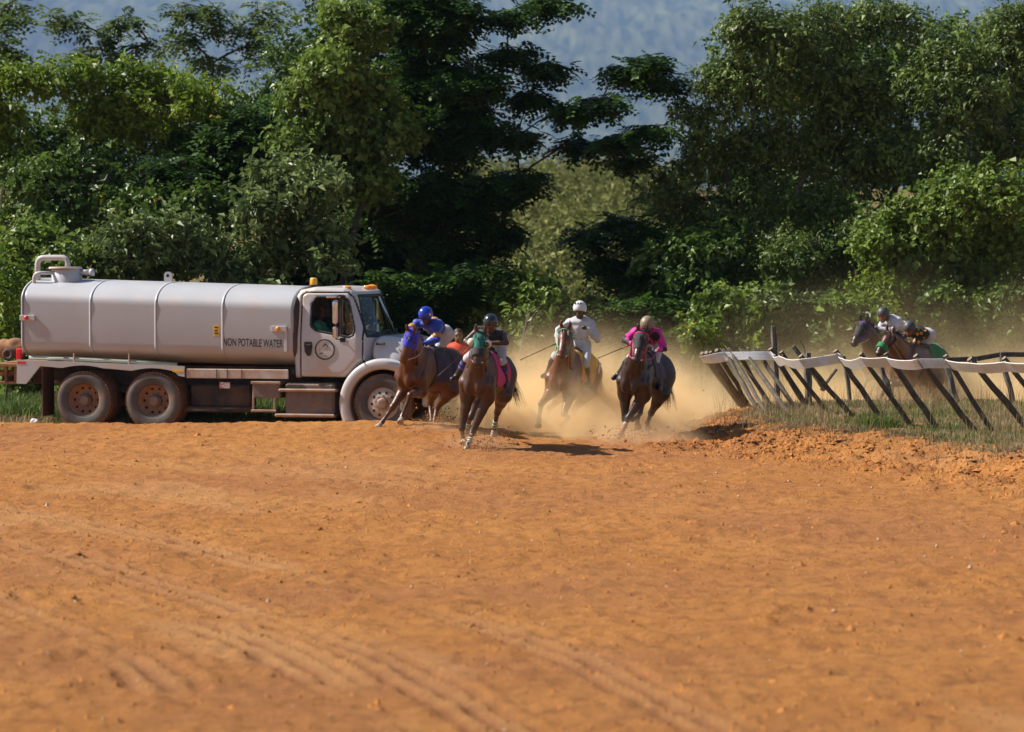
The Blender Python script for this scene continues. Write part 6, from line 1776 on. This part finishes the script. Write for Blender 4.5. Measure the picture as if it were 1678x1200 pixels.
def build_woods():
    G = 'trees along the far side of the track'; S_ = 'shrubs below the trees'
    # --- back row, seen through gaps and as the skyline
    tree('feathery_tree', 'tall feathery tree with open crown against the mountain, second from the left', 'tree', [(165,60,38,14),(215,35,38,18),(120,38,28,9),(245,75,34,16),(190,95,34,12),(130,90,26,9),(100,30,16,6)], 'lacy', 80, base=215, group=G, dens=1.0)
    tree('feathery_tree', 'tall feathery tree with a bare slim trunk showing under its crown, above the tank', 'tree', [(340,20,48,24),(300,70,34,18),(390,55,40,26),(350,105,40,18),(430,22,36,26),(435,80,30,20),(295,15,34,16)], 'lacy', 79, base=342, trunk_r=.13, group=G, dens=.95)
    tree('feathery_tree', 'pale feathery tree in the top left corner', 'tree', [(0,28,30,16),(-20,70,45,30),(20,90,34,12),(5,120,40,18),(25,4,26,8)], 'lacy', 77, base=-20, group=G)
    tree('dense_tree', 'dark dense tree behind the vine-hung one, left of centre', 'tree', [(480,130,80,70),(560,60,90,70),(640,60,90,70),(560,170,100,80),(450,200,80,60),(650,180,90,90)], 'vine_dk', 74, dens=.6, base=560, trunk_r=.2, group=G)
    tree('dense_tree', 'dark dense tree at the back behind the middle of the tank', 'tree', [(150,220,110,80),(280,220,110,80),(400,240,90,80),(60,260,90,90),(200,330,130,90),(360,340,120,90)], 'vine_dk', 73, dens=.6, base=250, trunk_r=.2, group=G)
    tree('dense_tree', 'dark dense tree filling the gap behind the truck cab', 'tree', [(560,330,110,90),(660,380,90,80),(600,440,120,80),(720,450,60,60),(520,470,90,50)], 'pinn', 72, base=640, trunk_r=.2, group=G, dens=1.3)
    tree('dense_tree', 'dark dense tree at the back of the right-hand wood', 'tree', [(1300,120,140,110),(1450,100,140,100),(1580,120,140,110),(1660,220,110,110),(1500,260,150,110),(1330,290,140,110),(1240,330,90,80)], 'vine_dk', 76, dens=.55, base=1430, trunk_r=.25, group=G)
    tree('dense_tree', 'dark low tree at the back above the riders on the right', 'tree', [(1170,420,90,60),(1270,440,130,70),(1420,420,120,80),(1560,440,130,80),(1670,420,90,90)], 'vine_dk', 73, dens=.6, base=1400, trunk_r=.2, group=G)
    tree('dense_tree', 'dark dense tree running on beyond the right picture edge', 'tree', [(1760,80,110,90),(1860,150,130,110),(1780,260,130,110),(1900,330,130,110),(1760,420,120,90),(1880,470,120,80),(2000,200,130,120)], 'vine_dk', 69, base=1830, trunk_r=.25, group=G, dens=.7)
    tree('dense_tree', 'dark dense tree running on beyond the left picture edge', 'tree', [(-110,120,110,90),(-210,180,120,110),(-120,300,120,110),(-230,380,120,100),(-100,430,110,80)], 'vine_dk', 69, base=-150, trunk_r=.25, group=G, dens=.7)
    # --- left wood
    tree('bushy_tree', 'bushy light-topped tree at the left picture edge', 'tree', [(25,150,65,42),(95,140,65,42),(10,230,50,60),(-40,170,60,60)], 'bright', 67, base=-10, group=G, flowers=3, dens=.95)
    tree('bushy_tree', 'broad bright-topped tree above the rear half of the tank', 'tree', [(190,145,75,45),(265,135,70,42),(330,165,65,45),(230,200,90,50),(150,190,70,40)], 'bright', 67.5, base=240, group=G, flowers=8, dens=.95)
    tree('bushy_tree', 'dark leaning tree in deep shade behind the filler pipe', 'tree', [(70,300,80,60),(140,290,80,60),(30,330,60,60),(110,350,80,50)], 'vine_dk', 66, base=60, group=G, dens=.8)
    tree('bushy_tree', 'dark green fine-leaved tree above the middle of the tank', 'tree', [(350,250,75,55),(420,215,70,55),(390,310,75,50),(300,290,65,50)], 'pinn', 66.5, base=360, group=G, flowers=10, dens=1.2)
    tree('shrub', 'leafy shrub rising behind the manhole of the tank', 'shrub', [(60,400,70,55),(130,420,60,45),(20,440,50,50)], 'vine', 63.5, base=60, group=S_, flowers=4, dens=.8)
    tree('shrub', 'large-leaved dark shrub behind the middle of the tank', 'shrub', [(200,405,75,50),(280,395,75,55),(330,420,60,45),(240,440,90,35)], 'silver', 63.5, base=240, group=S_, dens=.9)
    tree('shrub', 'shrub with yellow blossoms over the second seam of the tank', 'shrub', [(330,350,60,42),(260,340,60,42),(190,350,60,42)], 'vine_dk', 64.5, base=270, group=S_, flowers=24)
    tree('shrub', 'pale grey-green large-leaved shrub above the front of the tank', 'shrub', [(450,310,65,45),(520,300,60,45),(430,370,55,50),(500,380,65,50),(455,430,55,35),(540,420,50,45),(395,435,45,30)], 'silver', 63, base=480, trunk_r=.1, group=S_, flowers=10, dens=1.0)
    tree('vine_hung_tree', 'tree hung with pale green vines, left of the tall dark centre tree', 'tree', [(590,55,60,60),(545,110,65,60),(500,170,60,55),(600,150,60,60),(570,220,70,55),(490,245,55,45),(630,230,50,55),(610,300,60,45)], 'vine', 65.5, base=570, trunk_r=.2, group=G, flowers=14, dens=1.1)
    # --- centre
    tree('spreading_tree', 'tall dark spreading tree in the centre with long level branches reaching right', 'tree',
         [(690,30,90,60),(745,40,62,45),(720,120,90,70),(775,130,50,40),(700,210,90,70),(765,220,58,45),(722,300,70,55),(680,340,80,70),(785,335,40,45),(745,420,55,50),
          (830,26,30,9),(905,5,35,6),(832,85,28,13),(868,155,26,8),(930,185,32,8),(985,165,28,8),(1025,120,32,9),(1062,100,24,8),(1080,135,20,8),(955,235,28,7),(1015,228,28,7),(1066,210,24,7),(1035,262,16,7),
          (850,225,26,10),(824,385,22,24),(832,310,28,20),(815,450,20,20),(850,295,30,14),(905,112,24,8)], 'pinn', 67, base=745, trunk_r=.26, group=G, flowers=12, dens=1.5, seed=77)
    tree('dark_tree', 'low dark tree with level boughs, right below the open hillside', 'tree', [(965,388,28,6),(1010,368,26,8),(1055,385,36,20),(985,428,26,8),(1030,455,45,18),(1085,440,50,30)], 'pinn', 66.5, base=1040, group=G, dens=1.5)
    tree('shrub', 'light green shrub behind the bare-armed jockey', 'shrub', [(815,485,35,26),(860,470,40,24),(780,510,35,25),(890,495,35,20)], 'vine', 64, base=835, trunk_r=.06, group=S_, dens=1.0)
    tree('shrub', 'dark shrub between the jockey in white and the jockey in pink', 'shrub', [(955,500,30,16),(1020,500,50,26),(1080,505,50,26),(1000,540,70,20),(880,530,50,20)], 'pinn', 64.5, base=1000, trunk_r=.06, group=S_, dens=1.5)
    tree('shrub', 'dark shrub behind the two leading jockeys', 'shrub', [(640,470,70,45),(710,480,60,45),(770,470,50,50),(700,530,80,30)], 'pinn', 64.5, base=700, trunk_r=.08, group=S_, dens=1.6)
    # --- right wood
    tree('olive_tree', 'big olive-leaved tree forming the left end of the right-hand wood', 'tree', [(1225,45,65,45),(1180,115,50,45),(1275,60,80,60),(1230,150,90,65),(1145,195,45,40),(1165,250,70,50),(1250,250,90,60),(1085,300,45,38),(1110,345,70,45),(1205,340,85,55)], 'olive', 67, base=1200, trunk_r=.28, group=G, flowers=22, dens=1.05, seed=88)
    tree('olive_tree', 'big olive-leaved tree with a bare pale bough, middle of the right-hand wood', 'tree', [(1360,50,85,55),(1440,40,80,50),(1340,150,90,65),(1430,150,85,65),(1350,250,95,65),(1300,340,90,60),(1430,250,70,60)], 'olive', 67.5, base=1390, trunk_r=.26, group=G, flowers=8, bark='bark_pale', dens=1.05)
    tree('olive_tree', 'big olive-leaved tree in the top right corner', 'tree', [(1530,75,80,50),(1610,60,75,45),(1660,110,70,60),(1560,165,90,65),(1640,210,80,65),(1530,250,90,60),(1670,30,50,30)], 'olive', 67, base=1590, trunk_r=.26, group=G, flowers=10, bark='bark_pale', dens=1.05)
    tree('vine_bank', 'sloping mass of vines on the right, above the rear horses', 'shrub', [(1560,335,80,50),(1630,310,70,60),(1490,375,65,45),(1440,415,55,40),(1540,420,80,45),(1640,400,70,55),(1600,460,80,40)], 'vine', 64.5, base=1560, trunk_r=.14, group=S_, dens=.85)
    tree('shrub', 'grey-green drooping shrub in the middle of the right-hand wood', 'shrub', [(1300,420,70,50),(1370,400,60,55),(1240,430,70,45),(1330,470,80,30)], 'olive', 65.5, base=1310, trunk_r=.1, group=S_)
    tree('shrub', 'dark shrub under the left end of the right-hand wood', 'shrub', [(1110,420,70,45),(1180,425,65,45),(1130,470,80,30)], 'vine_dk', 65.5, base=1140, trunk_r=.1, group=S_)
    tree('shrub', 'light leafy shrub above the tip of the white rail', 'shrub', [(1180,505,48,26),(1225,490,45,24),(1140,528,36,20)], 'vine', 63, base=1180, trunk_r=.05, group=S_, dens=1.0)
    tree('shrub', 'light leafy shrub behind the tallest grey post', 'shrub', [(1280,503,45,22),(1330,505,45,20),(1250,520,40,20)], 'silver', 63.2, base=1290, trunk_r=.05, group=S_, dens=1.0)
    tree('shrub', 'low green shrub left of the black-hooded horse', 'shrub', [(1380,508,42,20),(1410,490,40,20),(1360,525,35,14)], 'vine', 63.4, base=1385, trunk_r=.05, group=S_, dens=1.0)
    tree('shrub', 'bright green shrub right above the jockey in the white shirt', 'shrub', [(1470,480,48,26),(1510,495,45,24),(1440,470,35,22)], 'bright', 64, base=1475, trunk_r=.05, group=S_)
    tree('shrub', 'dark shrub in dust at the right picture edge', 'shrub', [(1600,510,60,32),(1660,490,50,40),(1560,500,45,28)], 'vine_dk', 64.2, base=1620, trunk_r=.05, group=S_)
    tree('flowering_weed', 'weed with two yellow blooms beside the tip of the white rail', 'plant', [(1157,545,12,14),(1140,552,14,10)], 'vine', 60.6, base=1152, trunk_r=.015, flowers=3, limbs=False)
    tree('tall_weed', 'tall leafy weed at the left picture edge behind the pump', 'plant', [(12,470,22,50),(25,530,22,40),(0,520,25,40)], 'bright', 60.5, base=12, trunk_r=.02, group=S_)
    # bare twigs
    for u0, v0, u1, v1, D, lb in ((840, 545, 866, 505, 61.5, 'dead bare stick slanting up right of the bare-armed jockey'), (835, 560, 868, 512, 61.8, 'short dead stick beside the slanting one'),):
        a, b = at(u0, v0, D), at(u1, v1, D); a[2] = H(a[0], a[1])
        o = thing('dead_stick', lb, 'stick', a); rg = np.random.default_rng(u0); mb = MB(); p = limb(mb, a, b, .02, .008, rg); limb(mb, p[3], b + np.array([.25, 0, .05]), .010, .004, rg)
        mb.build('stem', M['bark_pale'], o, True, off=a)
    # open hillside beyond the gap
    rg = np.random.default_rng(21); V = []; T = []
    cl = []
    for i in range(85):
        y = 95 + 145 * rg.random() ** 1.2; x = (-.005 + .055 * rg.random()) * y + rg.normal() * 2
        z = float(ground_base(np.array([x]), np.array([y]))[0]); r = .9 + 1.3 * rg.random()
        cl.append((np.array([x, y, z + r * .5]), np.array([r * 1.4, r, r])))
    V, tint = crown_mesh(cl, 'scrub', rg, .5)
    o = part('hillside_scrub', V, np.arange(len(V)).reshape(-1, 4), LEAF['scrub'], None, False, attrs={'tint': ('FLOAT', tint)})
    tag(o, 'yellow-green scrub covering the open hillside seen through the gap', 'scrub', None, 'stuff')
    print('leaves', NLEAF[0], len(V) // 4)
build_woods()
# ------------------------------------------------------------------ dust in the air
def dust_cloud(name, label, c, r, dens, zf, col=(.93, .75, .53), nscale=1.2, lo=.30, hi=.62, floor=.25, aniso=.1):
    m = bpy.data.materials.new(name + '_air'); m.use_nodes = True
    nt = m.node_tree; N = nt.nodes; Lk = nt.links; N.remove(N['Principled BSDF'])
    v = N.new('ShaderNodeVolumePrincipled'); v.inputs['Color'].default_value = (*col, 1); v.inputs['Anisotropy'].default_value = aniso
    tc = N.new('ShaderNodeTexCoord')
    mp = N.new('ShaderNodeMapping'); mp.vector_type = 'POINT'; mp.inputs['Scale'].default_value = (1 / r[0], 1 / r[1], 1 / r[2]); Lk.new(tc.outputs['Object'], mp.inputs['Vector'])
    ln = N.new('ShaderNodeVectorMath'); ln.operation = 'LENGTH'; Lk.new(mp.outputs['Vector'], ln.inputs[0])
    e = N.new('ShaderNodeMapRange'); e.interpolation_type = 'SMOOTHSTEP'; e.inputs['From Min'].default_value = 1.0; e.inputs['From Max'].default_value = .45; Lk.new(ln.outputs['Value'], e.inputs['Value'])
    nz = N.new('ShaderNodeTexNoise'); nz.inputs['Scale'].default_value = nscale; nz.inputs['Detail'].default_value = 4; nz.inputs['Roughness'].default_value = .55; Lk.new(tc.outputs['Object'], nz.inputs['Vector'])
    nr = N.new('ShaderNodeMapRange'); nr.inputs['From Min'].default_value = lo; nr.inputs['From Max'].default_value = hi; nr.inputs['To Min'].default_value = floor; nr.inputs['To Max'].default_value = 1.3; Lk.new(nz.outputs['Fac'], nr.inputs['Value'])
    sx = N.new('ShaderNodeSeparateXYZ'); Lk.new(tc.outputs['Object'], sx.inputs['Vector'])
    ez = N.new('ShaderNodeMath'); ez.operation = 'MULTIPLY'; ez.inputs[1].default_value = -1 / zf; Lk.new(sx.outputs['Z'], ez.inputs[0])
    ex = N.new('ShaderNodeMath'); ex.operation = 'EXPONENT'; Lk.new(ez.outputs['Value'], ex.inputs[0])
    a = ex.outputs['Value']
    for q in (e.outputs['Result'], nr.outputs['Result']):
        mm = N.new('ShaderNodeMath'); mm.operation = 'MULTIPLY'; Lk.new(a, mm.inputs[0]); Lk.new(q, mm.inputs[1]); a = mm.outputs['Value']
    mm = N.new('ShaderNodeMath'); mm.operation = 'MULTIPLY'; Lk.new(a, mm.inputs[0]); mm.inputs[1].default_value = dens
    Lk.new(mm.outputs['Value'], v.inputs['Density'])
    Lk.new(v.outputs['Volume'], N['Material Output'].inputs['Volume'])
    # a low dome standing on the ground
    mb = MB(); prof = [(r[0] * math.cos(t), r[2] * math.sin(t)) for t in np.linspace(0, math.pi / 2, 7)]
    V = []; n = 24
    for rr, zz in [(r[0], -.25)] + prof[:-1]:
        for k in range(n): V.append((rr * math.cos(2 * math.pi * k / n), rr / r[0] * r[1] * math.sin(2 * math.pi * k / n), zz))
    V.append((0, 0, r[2])); F = []
    rows = 7
    for i in range(rows - 1):
        for k in range(n): F.append((i*n+k, i*n+(k+1) % n, (i+1)*n+(k+1) % n, (i+1)*n+k))
    for k in range(n): F.append(((rows-1)*n+k, (rows-1)*n+(k+1) % n, rows*n))
    F.append(tuple(range(n - 1, -1, -1)))
    o = part(name, V, F, m, None, False); o.location = c
    tag(o, label, 'dust', None, 'stuff')
    return o
dust_cloud('dust_cloud', 'thick orange dust rising behind the four leading horses', (1.25, 55.8, 0.0), (3.2, 5.2, 2.7), 5.0, .42, col=(.995, .79, .47), nscale=1.9, lo=.41, hi=.59, floor=.07)
dust_cloud('dust_veil', 'thin brown dust drifting behind the rear horses and the rail', (9.6, 62.6, 0.05), (8.5, 3.6, 3.4), .42, 1.0, col=(.99, .79, .47), nscale=.55, lo=.36, hi=.6, floor=.1)
dust_cloud('rail_dust', 'tan dust hiding the legs of the two horses beyond the rail', (8.6, 60.0, 0.0), (6.5, 2.6, 2.0), 1.5, .5, col=(.99, .80, .48), nscale=1.0, lo=.36, hi=.6, floor=.15)
dust_cloud('hoof_dust', 'small burst of dust at the front hooves of the leading horse', (-.58, 48.9, -.05), (.75, .7, .6), 2.2, .22, col=(.82, .55, .32), nscale=3)
dust_cloud('hoof_dust', 'small burst of dust at the striking hoof of the near-black horse', (2.35, 50.35, -.05), (1.25, .75, .7), 2.6, .24, col=(.90, .64, .38), nscale=3)
dust_cloud('hoof_dust', 'small burst of dust under the hind hooves of the blue-hooded horse', (-1.35, 51.0, .12), (.6, .6, .4), 2.0, .16, col=(.80, .52, .30), nscale=3)
# clods thrown up by the hooves
def flying():
    rg = np.random.default_rng(4); P = []; S = []
    for h, k, n in ((h2, 'LF', 170), (h4, 'LF', 260), (h1, 'LH', 130), (h2, 'LH', 40), (h4, 'LH', 40)):
        ho = h.legs[k][2]; g = H(ho[0], ho[1])
        d = rg.normal(size=(n, 3)) * np.array([.24, .22, .07]); q = np.array([ho[0], ho[1], g + .02]) + d + np.array([.15, .1, 0]); q[:, 2] = g + np.abs(d[:, 2]) * (1 + rg.random(n)) * 1.2
        P.append(q); S.append(np.exp(rg.normal(-4.5, .45, n)))
    q = np.stack([-2 + 7 * rg.random(260), 50 + 7 * rg.random(260), .2 + 2.2 * rg.random(260) ** 2], 1); P.append(q); S.append(np.exp(rg.normal(-5.0, .3, 260)))
    P = np.concatenate(P); S = np.clip(np.concatenate(S), .004, .028); n = len(P)
    o6 = np.array([(1,0,0),(-1,0,0),(0,1,0),(0,-1,0),(0,0,1),(0,0,-1)], float)
    V = (o6[None] * (.6 + .8 * rg.random((n, 6, 1))) * S[:, None, None] + P[:, None]).reshape(-1, 3)
    F0 = np.array([(0,2,4),(2,1,4),(1,3,4),(3,0,4),(2,0,5),(1,2,5),(3,1,5),(0,3,5)])
    F = (F0[None] + (np.arange(n) * 6)[:, None, None]).reshape(-1, 3)
    o = part('thrown_clods', V, F, pmat('thrown_dirt', (.36, .15, .055), (.24, .10, .04), scale=3, rough=.95, spec=.1), None, False)
    tag(o, 'bits of dirt thrown into the air by the hooves', 'clods', None, 'stuff')
flying()
# ------------------------------------------------------------------ air
def build_haze():
    m = bpy.data.materials.new('pale_haze'); m.use_nodes = True
    nt = m.node_tree; nt.nodes.remove(nt.nodes['Principled BSDF'])
    v = nt.nodes.new('ShaderNodeVolumePrincipled')
    v.inputs['Color'].default_value = (0.30, 0.45, 0.78, 1); v.inputs['Density'].default_value = HAZE_DENSITY
    v.inputs['Anisotropy'].default_value = 0.0
    nt.links.new(v.outputs['Volume'], nt.nodes['Material Output'].inputs['Volume'])
    try: m.cycles.homogeneous_volume = True
    except Exception: pass
    o = MB().box((-6500, -60, -1.6), (6500, 13700, 1300)).build('haze', m)
    tag(o, 'thin blue air between the track and the mountain', None, None, 'stuff')
HAZE_DENSITY = 0.000075
build_haze()
